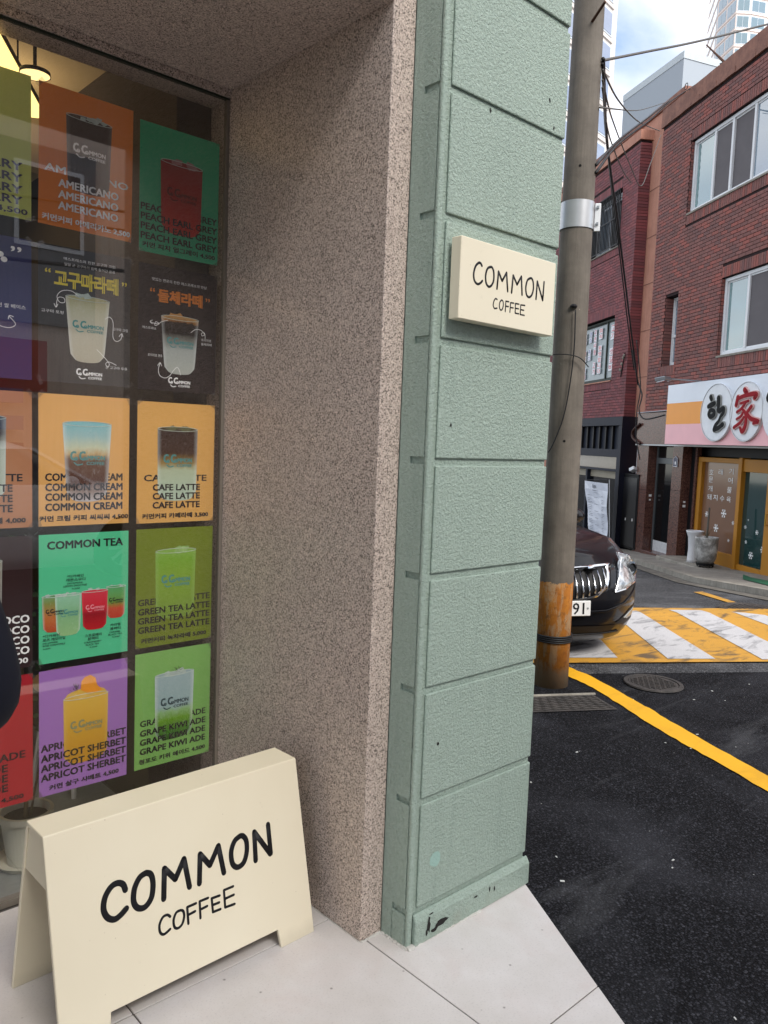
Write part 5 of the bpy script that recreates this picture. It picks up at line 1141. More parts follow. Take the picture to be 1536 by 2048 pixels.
brick_face(B2, sC, S2, zB2+.01, ZR2-.01, 0, h2, M_BRICK2, 0, sold2)
eb = MB(); z = zB2+.01
while z+BHt < ZR2: eb.box(sC-.012, sC-.0005, -.255, .010, z, z+BHt); z += BHt+MJ
tag(eb.build('corner_bricks', M_BRICK2, B2), kind='stuff')
MB().box(sC+.001, S2, -6, -.251, gzl(6, 0)-.6, ZR2).build('body', M_PEACH, B2)
cp = MB()
for k in range(14): a, b = sC-.05+(S2-sC)*k/14, sC-.05+(S2-sC)*(k+1)/14; cp.box(a, b, -.35, .05+random.uniform(-.008, .008), ZR2, ZR2+.20+random.uniform(-.01, .01))
cp.build('coping', M_PEACH, B2)
window_unit(B2, v1[0]+.015, v1[1]-.015, v1[2]+.02, v1[3]-.02, -.12, [v1[0]+(v1[1]-v1[0])*.40, v1[0]+(v1[1]-v1[0])*.72], M_WHITEFR, [M_G4, M_G3], .05)
gr = MB()
for k in range(26): s = v1[0]+.03+(v1[1]-v1[0]-.06)*k/25; gr.tube([(s, .05, v1[2]+.02), (s, .05, v1[3]-.02)], .011, 5)
bars_root = None
for k in range(26):
    s = v1[0]+.03+(v1[1]-v1[0]-.06)*k/25
    if k == 0: bme = MB().box(-.010, .010, -.010, .010, 0, v1[3]-v1[2]-.04).mesh('security_bar'); bme.materials.append(M_DARK)
    b = link('security_bar', bme, None, B2); b.location = (s, .05, v1[2]+.02)
for z in (v1[2]+.03, (v1[2]+v1[3])/2, v1[3]-.04): MB().box(v1[0], v1[1], .062, .075, z-.012, z+.012).build('security_rail', M_DARK, B2)
MB().box(v1[0], v1[1], -.1, .04, v1[2]-.03, v1[2]-.002).build('window_sill', M_CONC, B2); MB().box(v2[0], v2[1], -.1, .04, v2[2]-.03, v2[2]-.002).build('window_sill', M_PEACH, B2)
M_FROSTG = simple('grey_frosted_glass', srgb(140, 150, 152), .25)
dw = window_unit(B2, v2[0]+.015, v2[1]-.015, v2[2]+.02, v2[3]-.02, -.10, [at(1212, 700, -.1)[0]], M_DARKG, [M_FROSTG], .05)
RK = simple('red_sticker', srgb(206, 44, 60), .5); BK = simple('blue_sticker', srgb(50, 80, 150), .5); OK_ = simple('coral_sticker', srgb(236, 100, 82), .5); WK = simple('white_sticker', srgb(232, 232, 236), .5)
def sticker_col(chars, u0, v0, u1, v1_, mat, w=.15):
    m = MB(); bg = MB(); n = len(chars); oo = -.12
    for k, ch in enumerate(chars):
        if ch == ' ': continue
        t = (k+.5)/n; a, z = at(u0+(u1-u0)*t, v0+(v1_-v0)*t, oo); h = (at(u0, v0, oo)[1]-at(u1, v1_, oo)[1])/n*.46
        bg.box(a-w*.62, a+w*.62, oo+.001, oo+.004, z-h, z+h)
        vs_, fs, x0, x1, y0, y1 = text_geo(ch, 0.); m.add([(a+w*.5-(p[0]-x0)/(x1-x0)*w, oo+.006, z-h*.8+(p[1]-y0)/(y1-y0)*h*1.6) for p in vs_], fs)
    bg.build('sticker_backing', WK, dw); m.build('sticker_lettering', mat, dw)
sticker_col('회식 환영합니다', 1203, 656, 1197, 748, OK_, .17); sticker_col('무한리필 고기', 1192, 659, 1187, 750, RK, .13); sticker_col('점심 특선', 1183, 663, 1178, 722, BK, .14); sticker_col('단체 예약 문의', 1172, 668, 1168, 760, RK, .15)
sticker_col('고기 생갈비', 1228, 648, 1221, 742, RK, .2)
# navy shopfront
os2 = .16; na, nz = at(1245, 831, os2); nb = na+4.5; zt_ = at(1240, 833, os2)[1]; zg2 = gzl(na, 0, .12)
sh = MB(); sh.box(na, nb, -.2, os2, zt_-.20, zt_); sh.box(na, na+.16, -.2, os2, zg2-.3, zt_-.201); sh.box(na+.161, nb, -.05, os2-.03, zt_-.92, zt_-.74)
shop = sh.build('shopfront', M_NAVY, B2, bevel=.006)
MB().box(na+.161, nb, -.1, .02, zt_-.74, zt_-.201).build('fascia_panel', M_NAVY, shop)
s = na+.30; rme = MB().box(-.025, .025, 0, .055, zt_-.739, zt_-.202).mesh('fascia_rib'); rme.materials.append(M_DARK)
for k in range(9): b = link('fascia_rib', rme, None, shop); b.location = (s+k*.36, .021, 0)
sh2 = MB(); sh2.box(na+.161, na+.30, -.05, os2-.06, zg2-.3, zt_-.921); sh2.box(na+.301, nb, -.05, os2-.06, zt_-1.25, zt_-1.20); sh2.box(na+1.9, na+2.0, -.05, os2-.06, zg2-.3, zt_-1.251); sh2.build('glazing_frame', M_NAVY, shop)
MB().box(na+.301, nb, .0, .01, zt_-1.199, zt_-.921).build('upper_pane', simple('brown_blind_glass', srgb(112, 104, 92), .1, spec=.8), shop)
MB().box(na+.301, nb, .0, .01, zt_-1.42, zt_-1.251).build('beige_bar', simple('beige_bar', srgb(150, 142, 124), .5), shop)
MB().box(na+.301, nb, -.0, .01, zg2-.3, zt_-1.421).build('pane', M_G4, shop)
MB().box(na-.012, na-.002, -.25, os2, zg2-.3, zt_).build('side_panel', simple('deep_navy_sheet', srgb(18, 20, 34), .35), shop)
MB().box(na-.03, na-.014, -.255, -.235, zg2+1.3, zt_-.05).build('white_conduit', M_WHITEFR, B2)
# dark utility cabinet in the gap
cb = thing('utility_cabinet', 'black metal cabinet wedged between the navy shopfront and the granite post', 'cabinet', FLOC, FRZ)
c0 = at(1276, 1000, .02)[0]; c1 = at(1241, 1000, .02)[0]; cz1 = at(1258, 950, .02)[1]; cz0 = gzl(c0, 0, .1)
MB().box(min(c0, c1)+.03, max(c0, c1), -.2, .02, cz0, cz1).build('cabinet_body', M_DARK, cb, bevel=.01)
MB().box(min(c0, c1)+.02, max(c0, c1)+.01, -.21, .035, cz1+.001, cz1+.03).build('cabinet_lid', M_DARK, cb)
MB().box(min(c0, c1)+.07, max(c0, c1)-.05, .021, .032, cz0+.05, cz1-.05).build('cabinet_door', simple('charcoal_metal', srgb(34, 34, 36), .4), cb, bevel=.004)
for (u, v) in ((1241.5, 1036.5), (1250.5, 1038), (1264, 1040)): s, z = at(u, v, .034); MB().box(s-.022, s+.022, .0325, .036, z-.03, z+.03).build('sticker', WINK, cb)
cam_ = thing('security_camera', 'small white camera on top of the black cabinet beside the peach wall', 'camera', FLOC, FRZ)
s, z = at(1269, 939, .0); MB().obox((s, .03, z), (.05, .03, -.03), (-.025, .06, .02), (.015, 0, .035)).build('camera_body', M_WHITEFR, cam_, bevel=.008); MB().tube([(s, -.20, z-.02), (s, .0, z-.02)], .015, 8).build('bracket', M_DARK, cam_)
# menu banner in front of the navy shop
bo = .62
TL, TR_, BR_, BL_ = at(1169.5, 961, bo), at(1215, 961, bo), at(1214.5, 1093, bo), at(1179, 1093, bo)
bn = thing('menu_banner', 'tall white printed menu banner on a stand in front of the navy shop', 'banner', FLOC, FRZ)
def ban(a, b): return (TL[0]+(TR_[0]-TL[0])*a)*(1-b)+(BL_[0]+(BR_[0]-BL_[0])*a)*b, TL[1]*(1-b)+BR_[1]*b
m = MB(); 
for j in range(9):
    for i in range(5): s, z = ban(i/4, j/8); m.v.append((s, bo+.015*sin(j*1.3+i), z))
for j in range(8):
    for i in range(4): a = j*5+i; m.f.append((a, a+5, a+6, a+1))
m.build('banner_sheet', simple('white_vinyl', srgb(206, 210, 220), .4, var=.06, scale=5), bn)
pm_ = MB(); rnd = random.Random(4)
def bl(a0, a1, b0, b1): q = [ban(a0, b0), ban(a1, b0), ban(a1, b1), ban(a0, b1)]; pm_.add([(s, bo+.022, z) for s, z in q], [(3, 2, 1, 0)])
bl(.38, .44, .045, .10); bl(.47, .52, .05, .095); bl(.36, .62, .135, .143); bl(.42, .56, .172, .178)
for k in range(26):
    b = .22+k*.028
    if k % 4 == 1: bl(.42, .60, b, b+.006)
    else: bl(.12, .12+rnd.uniform(.10, .22), b, b+.007); bl(.76, .76+rnd.uniform(.08, .12), b, b+.007)
tag(pm_.build('menu_print', simple('grey_menu_print', srgb(130, 134, 144), .6), bn), kind='stuff')
s_, z_ = at(1215, 961, bo); MB().tube([(TR_[0]-.03, bo-.03, TR_[1]+.02), (BR_[0]-.02, bo-.05, BR_[1]-.15)], .012, 6).build('stand_rod', M_ALU, bn); MB().tube([(TL[0], bo, TL[1]+.01), (TR_[0], bo, TR_[1]+.01)], .010, 6).build('top_rail', M_DARK, bn)
MB().box(BR_[0]-.05, BL_[0]+.05, bo-.15, bo+.15, gzl(6, bo, .0)-.05, gzl(6, bo, .16)).build('stand_foot', M_DARK, bn)

# ================================================================== FAR BUILDINGS
def skyp(u, v, dist): d = ray(u, v); k = dist/math.hypot(d.x, d.y); return CAM+d*k
def sky_h(u, v, z): d = ray(u, v); return CAM+d*((z-CAM.z)/d.z)
M_CLAD = simple('pale_grey_cladding', srgb(160, 168, 176), .6, var=.03, scale=.3)
WB = thing('white_building', 'plain pale grey box-shaped building rising behind the brick roofs', 'building')
zt = 17.; A, B_, Cc = sky_h(1247, 204, zt), sky_h(1368, 116, zt), sky_h(1452, 139, zt)
back = [(A.x+(Cc.x-B_.x)*1.4, A.y+(Cc.y-B_.y)*1.4)]
Cx = B_+(Cc-B_)*1.6
Ap = A
poly = [(Ap.x, Ap.y), (B_.x, B_.y), (Cx.x, Cx.y), (Ap.x+Cx.x-B_.x, Ap.y+Cx.y-B_.y)]
MB().prism(poly, -3, zt).build('wall', M_CLAD, WB)
c0_ = Vector((sum(p[0] for p in poly)/4, sum(p[1] for p in poly)/4)); pb = [((Vector(p)-c0_)*1.012+c0_)[:] for p in poly]
MB().prism([tuple(p) for p in pb], zt+.001, zt+.28).build('parapet', simple('white_parapet', srgb(186, 194, 198), .5), WB)
# blocks of flats: facets with floors of windows built one by one
M_TW = simple('pale_tower_paint', srgb(204, 196, 190), .6, var=.04, scale=.2); M_TW2 = simple('pinkish_tower_paint', srgb(214, 200, 192), .6, var=.04, scale=.2)
M_TG = m_blindglass('tower_glass', srgb(132, 140, 160)); M_TG2 = m_blindglass('tower_glass_teal', srgb(84, 116, 128)); M_TF = simple('tower_window_frame', srgb(190, 198, 206), .5)
def tower(root, ring, z0, z1, fh, cols, wmat, gmat, zoff=0., hgt=.62, vlo=-60, ulo=1140):
    c = Vector((sum(p.x for p in ring)/len(ring), sum(p.y for p in ring)/len(ring)))
    MB().prism([(p.x, p.y) for p in ring], z0, z1).build('wall', wmat, root)
    n = 0
    for fi, ncol in cols:
        a, b = ring[fi], ring[fi+1]; d = (b-a); Ln = d.length; d = d/Ln; nn_ = Vector((d.y, -d.x))
        if nn_.dot((a+b)/2-c) < 0: nn_ = -nn_
        z = z0+zoff; cw = Ln/ncol; me = None
        D3, N3 = Vector((d.x, d.y, 0)), Vector((nn_.x, nn_.y, 0))
        fm = MB(); hw = cw*.5*hgt*1.15; hh = fh*.34
        fm.obox((0, 0, hh), D3*hw*1.06, N3*.05, (0, 0, hh*1.06)); fme = fm.mesh('window'); fme.materials.append(M_TF)
        gm = MB()
        for q in (-1, 1): gm.obox(N3*.06+D3*hw*.5*q+Vector((0, 0, hh)), D3*hw*.46, N3*.02, (0, 0, hh*.92))
        gme = gm.mesh('pane'); gme.materials.append(gmat)
        rme = MB().obox(N3*.03, D3*cw*.5, N3*.10, (0, 0, .10)).mesh('floor_band'); rme.materials.append(wmat)
        while z+fh < z1:
            for k in range(ncol):
                P2 = a+d*cw*(k+.5); P = Vector((P2.x, P2.y, z)); q = P-CAM; f = q.dot(Fw)
                u, v = 768+F_PX*q.dot(R_)/f, 1024+F_PX*q.dot(D_)/f
                if not (vlo < v < 380 and ulo < u < 1580): continue
                w = link('window', fme, None, root); w.location = P; g = link('pane', gme, None, w)
                r_ = link('floor_band', rme, None, root); r_.location = P-Vector((0, 0, fh*.16)); n += 1
            z += fh
    return n
V2 = lambda P: Vector((P.x, P.y))
T1 = thing('apartment_tower', 'pale apartment tower seen as a thin slice of stacked windows behind the pole', 'building')
e0, e1 = V2(skyp(1224, 60, 78)), V2(skyp(1150, 60, 72)); dv = (e0-e1).normalized(); pn = Vector((dv.y, -dv.x)); pn = pn if pn.dot(e0-V2(CAM)) > 0 else -pn
e2 = V2(skyp(1233, 60, 79.5))
print('towers', tower(T1, [e1-dv*14, e0, e2, e2+pn*18, e1-dv*14+pn*18], -3, 62, 2.92, [(0, 5)], M_TW, M_TG, 0.9, .80, -900, 900))
T2 = thing('apartment_tower', 'pale faceted apartment tower with many balconies at the top right corner', 'building')
us = [(1416, 180), (1434, 168), (1470, 162), (1498, 163), (1530, 165), (1600, 176)]
ring = [V2(skyp(u, 60, dd_)) for u, dd_ in us]; far = [V2(skyp(1610, 60, 200)), V2(skyp(1425, 60, 205))]
print('towers', tower(T2, ring+far, -3, 110, 2.85, [(0, 1), (1, 2), (2, 1), (3, 1), (4, 2)], M_TW2, M_TG2, 1.4, .72))
# rooftop bits
ant = thing('roof_antenna', 'rusty antenna mast leaning out over the brick parapet', 'antenna', FLOC, FRZ)
s, z = at(1448, 130, -.1); s2, z2 = at(1413, 90, -.1)
MB().tube([(s-.02, -.1, z-.35), (s, -.1, z+.05), (s2, -.1, z2)], [.03, .025, .012], 7).build('mast', simple('rusty_steel', srgb(74, 48, 34), .8), ant); MB().obox((s, -.1, z), (.10, 0, .02), (0, .03, 0), (0, 0, .05)).build('clamp', M_DARK, ant)
s, z = at(1372, 180, -.1); MB().tube([(s+.06*cos(t), -.1, z+.07+.06*sin(t)) for t in [2*pi*k/16 for k in range(17)]], .008, 5).build('loop', M_DARK, ant)

# ================================================================== OVERHEAD WIRES
def sk(u, v, d): return skyp(u, v, d)
wire('overhead_wire', [pole_pt(1200, 122, 5.2), sk(1290, 104, 6.2), sk(1420, 77, 7.6), sk(1640, 22, 10)], .010, M_CABLEG, 'thick grey wire running from the pole across the sky to the right')
wire('overhead_wire', [pole_pt(1206, 118, 5.2), sk(1212, 260, 7.5), sk(1222, 350, 9), sk(1240, 480, 11), sk(1262, 660, 13.3), sk(1276, 770, 14)], .013, M_CABLE, 'heavy black cable dropping from the pole top past the barred window')
wire('overhead_wire', [pole_pt(1205, 128, 5.2), sk(1218, 330, 9), sk(1236, 480, 11), sk(1256, 650, 13.2), sk(1268, 740, 13.8)], .009, M_CABLE, 'thinner black cable hugging the heavy drop cable past the barred window')
wire('overhead_wire', [pole_pt(1206, 140, 5.2), sk(1240, 205, 7), sk(1280, 245, 11), sk(1320, 262, 15)], .007, M_CABLEG, 'thin grey wire sagging from the pole toward the peach parapet')
wire('overhead_wire', [pole_pt(1205, 160, 5.2), sk(1225, 240, 8), sk(1260, 330, 11), sk(1282, 372, 13.5), sk(1300, 330, 14.5), sk(1322, 270, 15.5)], .007, M_CABLEG, 'thin grey wire dipping below the coping and rising again')
wire('overhead_wire', [pole_pt(1205, 175, 5.2), sk(1218, 270, 8), sk(1245, 340, 11), sk(1262, 365, 13.5)], .007, M_CABLEG, 'thin grey wire ending on the maroon brick above the barred window')
wire('overhead_wire', [pole_pt(1192, 345, 5.2), sk(1240, 285, 8.5), sk(1300, 240, 12), sk(1345, 200, 16), sk(1422, 150, 18)], .011, M_CABLE, 'dark wire climbing along the parapet to the antenna')
wire('overhead_wire', [pole_pt(1192, 330, 5.2), sk(1240, 278, 8.5), sk(1300, 232, 12), sk(1340, 200, 16)], .011, M_CABLE, 'dark wire bundled just above the parapet line')
wire('overhead_wire', [pole_pt(1200, 215, 5.2), sk(1280, 220, 12), sk(1330, 205, 16)], .006, M_CABLEG, 'faint horizontal wire in front of the pale box building')
wire('overhead_wire', [sk(1265, 700, 14), sk(1275, 760, 14), sk(1284, 790, 13.8), sk(1278, 820, 13.7), sk(1290, 838, 13.4), sk(1330, 830, 12.8)], .012, M_CABLE, 'tangled black cable at the foot of the peach wall')
wire('overhead_wire', [sk(1273, 680, 13.6), sk(1281, 770, 13.6), sk(1274, 820, 13.6), sk(1272, 870, 13.6), sk(1280, 920, 13.6)], .009, M_CABLE, 'black cable hanging in a loop down the peach wall')
wire('overhead_wire', [at3 for at3 in (FM@Vector((*at(1280, 848, .05)[:1], .05, at(1280, 848, .05)[1])), FM@Vector((at(1266, 862, .05)[0], .05, at(1266, 862, .05)[1])), FM@Vector((at(1266, 876, .05)[0], .05, at(1266, 876, .05)[1])), FM@Vector((at(1280, 888, .05)[0], .05, at(1280, 888, .05)[1])))], .03, simple('dark_hose', srgb(60, 36, 30), .5), 'dark curved pipe loop at the left end of the granite band')
# insulator tangle on the maroon wall
it = thing('cable_bracket', 'small cluster of cable insulators on the maroon brick corner', 'bracket', FLOC, FRZ)
for (u, v) in ((1248, 711), (1246, 716), (1243, 728), (1240, 740)): s, z = at(u, v, .05); MB().ball((s, .05, z), .028, 8, (1, 1, 1.4)).build('insulator', M_CONC, it)
s, z = at(1248, 710, .05); s2, z2 = at(1240, 745, .05); MB().tube([(s, .03, z+.05), (s2, .03, z2-.1)], .012, 6).build('bracket_bar', M_DARK, it)

# ================================================================== CARS
def lerp_table(tb, x):
    for (a, va), (b, vb) in zip(tb, tb[1:]):
        if x <= b: return va+(vb-va)*max(0, (x-a))/(b-a)
    return tb[-1][1]
A_T = [(.16, 2.26), (.22, 2.34), (.30, 2.40), (.45, 2.45), (.6, 2.44), (.70, 2.38), (.78, 2.25), (.9, 2.0)]
B_T = [(.16, .80), (.22, .86), (.30, .90), (.5, .93), (.7, .925), (.85, .89), (1.05, .83)]
Z_T = [(-2.5, .98), (-2.2, 1.02), (-1.7, 1.03), (0, .99), (.9, .975), (1.3, .93), (1.9, .85), (2.2, .79), (2.5, .72)]
def zs(x): return lerp_table(Z_T, x)
def bodyX(y, z): return lerp_table(A_T, z)-.477*(abs(y)/.93)**3.75
def car(loc, rz, pitch, paint, label, name='sedan', plate=None):
    root = thing(name, label, 'car', loc); root.rotation_mode = 'XYZ'
    root.matrix_world = Matrix.Translation(loc) @ Matrix.Rotation(rz, 4, 'Z') @ Matrix.Rotation(pitch, 4, 'Y')
    half = []                                  # ring from front centre round the left side to rear centre
    for k in range(17): half.append(('f', sin(pi/2*k/16)))
    for k in range(1, 26): half.append(('s', k/26))
    for k in range(17): half.append(('r', cos(pi/2*k/16)))
    NV = 14; rows_ = []
    def pt(kind, t, v, xs=None):
        z = .16
        for _ in range(3):
            b = lerp_table(B_T, z)
            if kind == 'f': y = b*t; x = bodyX(y, z) if True else 0
            elif kind == 's': xf = bodyX(b, z); xr_ = -2.42+.40+max(0, .3-z)*.5; x = xf+(xr_-xf)*t; y = b*(1+.012*sin(pi*t))
            else: y = b*t; x = -2.42+max(0, .3-z)*.5+.40*abs(t)**3.5
            z = .16+v*(zs(x)-.16)
        return Vector((x, y, z))
    for j in range(NV+1):
        v = j/NV; rows_.append([pt(k, t, v) for k, t in half])
    for r in (.93, .8, .6, .4, .2, .0):
        rows_.append([Vector((p.x, p.y*r, p.z+.065*(1-r*r)*min(1, max(0, (2.45-abs(p.x))/.25)))) for p in rows_[NV]])
    nh = len(half); m = MB()
    for row in rows_: m.v += [tuple(p) for p in row]
    for row in rows_: m.v += [(p.x, -p.y, p.z) for p in row]
    nr = len(rows_); off = nr*nh
    for j in range(nr-1):
        for i in range(nh-1):
            a = j*nh+i; m.f.append((a, a+1, a+nh+1, a+nh)); b = off+a; m.f.append((b, b+nh, b+nh+1, b+1))
    m.f.append(tuple(range(nh-1, -1, -1))+tuple(off+i for i in range(1, nh-1)))
    me = m.mesh('body', True); bm = bmesh.new(); bm.from_mesh(me); bmesh.ops.remove_doubles(bm, verts=bm.verts[:], dist=.002); bmesh.ops.holes_fill(bm, edges=bm.edges[:]); bmesh.ops.recalc_face_normals(bm, faces=bm.faces[:]); bm.to_mesh(me); bm.free()
    body = link('body', me, paint, root)
    # cut wheel arches
    cm = MB(); 
    for x in (1.45, -1.42):
        for sy in (-1, 1): cm.add([(x+.36*cos(2*pi*k/28), sy*(.66 if q == 0 else 1.1), .33+.36*sin(2*pi*k/28)) for q in (0, 1) for k in range(28)], [tuple(range(28)), tuple(range(55, 27, -1))]+[(k, 28+k, 28+(k+1) % 28, (k+1) % 28) for k in range(28)])
    cme = cm.mesh('cut'); bm = bmesh.new(); bm.from_mesh(cme); bmesh.ops.recalc_face_normals(bm, faces=bm.faces[:]); bm.to_mesh(cme); bm.free()
    co = bpy.data.objects.new('cut', cme); COL.objects.link(co); co.parent = root
    bo_ = body.modifiers.new('b', 'BOOLEAN'); bo_.object = co; bo_.operation = 'DIFFERENCE'; bo_.solver = 'EXACT'
    bpy.context.view_layer.update(); dg = bpy.context.evaluated_depsgraph_get(); nm = bpy.data.meshes.new_from_object(body.evaluated_get(dg)); body.modifiers.clear(); body.data = nm; bpy.data.objects.remove(co)
    nm.polygons.foreach_set('use_smooth', [True]*len(nm.polygons)); nm.set_sharp_from_angle(angle=radians(38))
    # cabin
    def ring(xc, hl, hw, z, n=40, e=4.5): return [(xc+hl*math.copysign(abs(cos(t))**(2/e), cos(t)), hw*math.copysign(abs(sin(t))**(2/e), sin(t)), z) for t in [2*pi*k/n for k in range(n)]]
    cab = MB(); R0, R1, R2 = ring(-.38, 1.66, .80, .97), ring(-.42, 1.05, .64, 1.34), ring(-.45, .80, .56, 1.425); R3 = ring(-.45, .45, .35, 1.465)
    def loft(ra, rb, f=1.0): 
        m = MB(); n = len(ra); m.v = list(ra)+list(rb); m.f = [(k, (k+1) % n, n+(k+1) % n, n+k) for k in range(n)]; return m
    loft(R0, R1).build('windows', simple('dark_car_glass', (.01, .012, .014), .03, spec=1.), root, smooth=True)
    rf = MB(); n = 40; rf.v = list(R1)+list(R2)+list(R3)+[(-.45, 0, 1.475)]; rf.f = [(i*n+k, i*n+(k+1) % n, (i+1)*n+(k+1) % n, (i+1)*n+k) for i in range(2) for k in range(n)]+[(2*n+k, 2*n+(k+1) % n, 3*n) for k in range(n)]
    rf.build('roof', paint, root, smooth=True)
    for idx in (2, 18, 10, 22, 38, 30): pl = MB().tube([Vector(R0[idx])*1.0, Vector(R1[idx])], .03, 6); pl.build('window_pillar', paint, root)
    for sy in (-1, 1):
        MB().ball((.85, sy*.98, 1.02), .10, 12, (.7, 1.1, .75)).build('mirror', paint, root, smooth=True)
        for x in (1.45, -1.42):
            wh = MB(); wh.v = []; prof = [(.20, .09), (.30, .105), (.325, .07), (.328, -.07), (.30, -.105), (.20, -.09)]; nn_ = 32
            for r, y in prof: wh.v += [(x+r*cos(2*pi*k/nn_), sy*.80+y, .33+r*sin(2*pi*k/nn_)) for k in range(nn_)]
            for i in range(len(prof)-1): wh.f += [(i*nn_+k, i*nn_+(k+1) % nn_, (i+1)*nn_+(k+1) % nn_, (i+1)*nn_+k) for k in range(nn_)]
            wheel = wh.build('wheel', simple('tyre_rubber', (.015, .015, .016), .8), root, smooth=True)
            rm = MB()
            for k in range(10):
                t = 2*pi*k/10; rm.obox((x+.11*cos(t), sy*.87, .33+.11*sin(t)), (.10*cos(t), 0, .10*sin(t)), (-.016*sin(t), 0, .016*cos(t)), (0, .010, 0))
            rm.v += []; rm.tube([(x+.21*cos(2*pi*k/28), sy*.87, .33+.21*sin(2*pi*k/28)) for k in range(29)], .016, 6); rm.ball((x, sy*.87, .33), .04, 10, (1, .5, 1)); rm.build('rim', M_ALU, wheel)
            MB().add([(x+.35*cos(2*pi*k/24), sy*.665, .33+.35*sin(2*pi*k/24)) for k in range(24)], [tuple(range(24))]).build('wheel_well', M_DARK, root)
    # --- face of the car
    def patch(name, poly, off, mat, th=.012, parent=root, mirror=True, sub=3, smooth=True):
        for sy in ((1, -1) if mirror else (1,)):
            bm = bmesh.new(); vs = [bm.verts.new((0, y*sy, z)) for y, z in poly]; bm.faces.new(vs); bmesh.ops.triangulate(bm, faces=bm.faces[:])
            for _ in range(sub): bmesh.ops.subdivide_edges(bm, edges=bm.edges[:], cuts=1, use_grid_fill=True); bmesh.ops.triangulate(bm, faces=bm.faces[:])
            for v in bm.verts: v.co.x = frontX(v.co.y, v.co.z)+off
            bmesh.ops.recalc_face_normals(bm, faces=bm.faces[:])
            if sum(f.normal.x for f in bm.faces) < 0: bmesh.ops.reverse_faces(bm, faces=bm.faces[:])
            me = bpy.data.meshes.new(name); bm.to_mesh(me); bm.free()
            o = link(name, me, mat, parent)
            if smooth: me.polygons.foreach_set('use_smooth', [True]*len(me.polygons))
            if th: s_ = o.modifiers.new('s', 'SOLIDIFY'); s_.thickness = th; s_.offset = -1
            if name == 'headlight': heads.append((sy, o))
    def frontX(y, z):
        if z > .72:      # follow the bonnet edge back
            lo_, hi_ = 1.2, 2.5
            for _ in range(24):
                mid = (lo_+hi_)/2
                if zs(mid) < z: hi_ = mid
                else: lo_ = mid
            return min(bodyX(y, .715), lo_+.02) if abs(y) > .3 else lo_
        return bodyX(y, z)
    heads = []
    M_CHR = simple('chrome', (.75, .76, .78), .12, 1.0, var=.02); M_BK = simple('grille_black', (.006, .006, .007), .5)
    M_LENS = NT('headlight_lens'); L2 = M_LENS; L2.base(L2.mix(L2.ramp(L2.noise(22, 4, .6, dist=.6), [(.35, 0.0), (.65, 1.0)]), srgb(96, 100, 104), srgb(206, 210, 214)), .25, .15); L2.b.inputs['Coat Weight'].default_value = 1.0
    gl = [(0, .50), (.16, .505), (.30, .53), (.375, .58), (.425, .66), (.45, .735), (0, .70)]
    patch('grille_frame', [(0, .485), (.17, .488), (.325, .515), (.41, .575), (.458, .655), (.485, .748), (0, .722)], .006, M_CHR)
    patch('grille_surround', [(.325, .50), (.43, .56), (.50, .74), (.56, .76), (.50, .60), (.46, .54), (.40, .49)], .003, paint, 0)
    patch('grille', gl, .014, M_BK)
    for k in range(-8, 9):
        y = k*.049; ya = abs(y); ztop = .705+.03*(ya/.45); zbot = .51 if ya < .2 else .51+(ya-.2)*.32; lean = .04*y
        pts = [(frontX(y+lean*t, zbot+(ztop-zbot)*t)+.026, y+lean*t*1.0, zbot+(ztop-zbot)*t-.008) for t in (0.06, .3, .6, .94)]
        MB().tube(pts, .0062, 6).build('grille_bar', M_CHR, root, smooth=True)
    hp = [(.485, .545), (.60, .56), (.76, .595), (.865, .64), (.875, .69), (.83, .745), (.75, .79), (.655, .81), (.60, .745), (.545, .65)]
    patch('headlight', hp, .014, L2.m, .02)
    for sy, h in heads:
        y, z = .745, .69; x = frontX(y, z)+.022; m = MB()
        for r, dx in ((.052, 0), (.058, .012), (.044, .018), (.040, .004)): m.v += [(x+dx-.35*r*cos(2*pi*k/20)*1.0, sy*(y+r*cos(2*pi*k/20)), z+r*sin(2*pi*k/20)) for k in range(20)]
        m.f = [(i*20+k, i*20+(k+1) % 20, (i+1)*20+(k+1) % 20, (i+1)*20+k) for i in range(3) for k in range(20)]+[tuple(60+k for k in range(20))]; m.build('projector', simple('lamp_bezel', srgb(96, 100, 104), .15, .8), h, smooth=False)
        MB().tube([(frontX(a, b)+.018, sy*a, b) for a, b in hp+[hp[0]]], .005, 5).build('lamp_trim', M_CHR, h)
    patch('fog_lamp', [(.63, .335), (.68, .322), (.785, .338), (.80, .392), (.71, .372)], .012, simple('fog_lamp_lens', srgb(150, 152, 150), .15))
    patch('fog_recess', [(.54, .30), (.66, .275), (.835, .30), (.85, .43), (.70, .395)], .004, M_BK, 0)
    patch('lower_intake', [(0, .235), (.52, .235), (.56, .29), (0, .30)], .004, M_BK, 0)
    MB().tube([(bodyX(y, .225)+.004, y, .225) for y in [(-.62+1.24*k/20) for k in range(21)]], .007, 6).build('intake_trim', M_CHR if False else M_DARK, root, smooth=True)
    patch('bumper_crease', [(0, .395), (.42, .40), (.62, .445), (.84, .56), (.84, .575), (.60, .46), (.42, .415), (0, .41)], .010, paint, .01)
    pl_ = MB(); xx = bodyX(0, .44)+.012; pl_.box(xx, xx+.012, -.26, .26, .385, .495); plo = pl_.build('number_plate', simple('white_plate', srgb(222, 222, 220), .4, var=.02), root, bevel=.004)
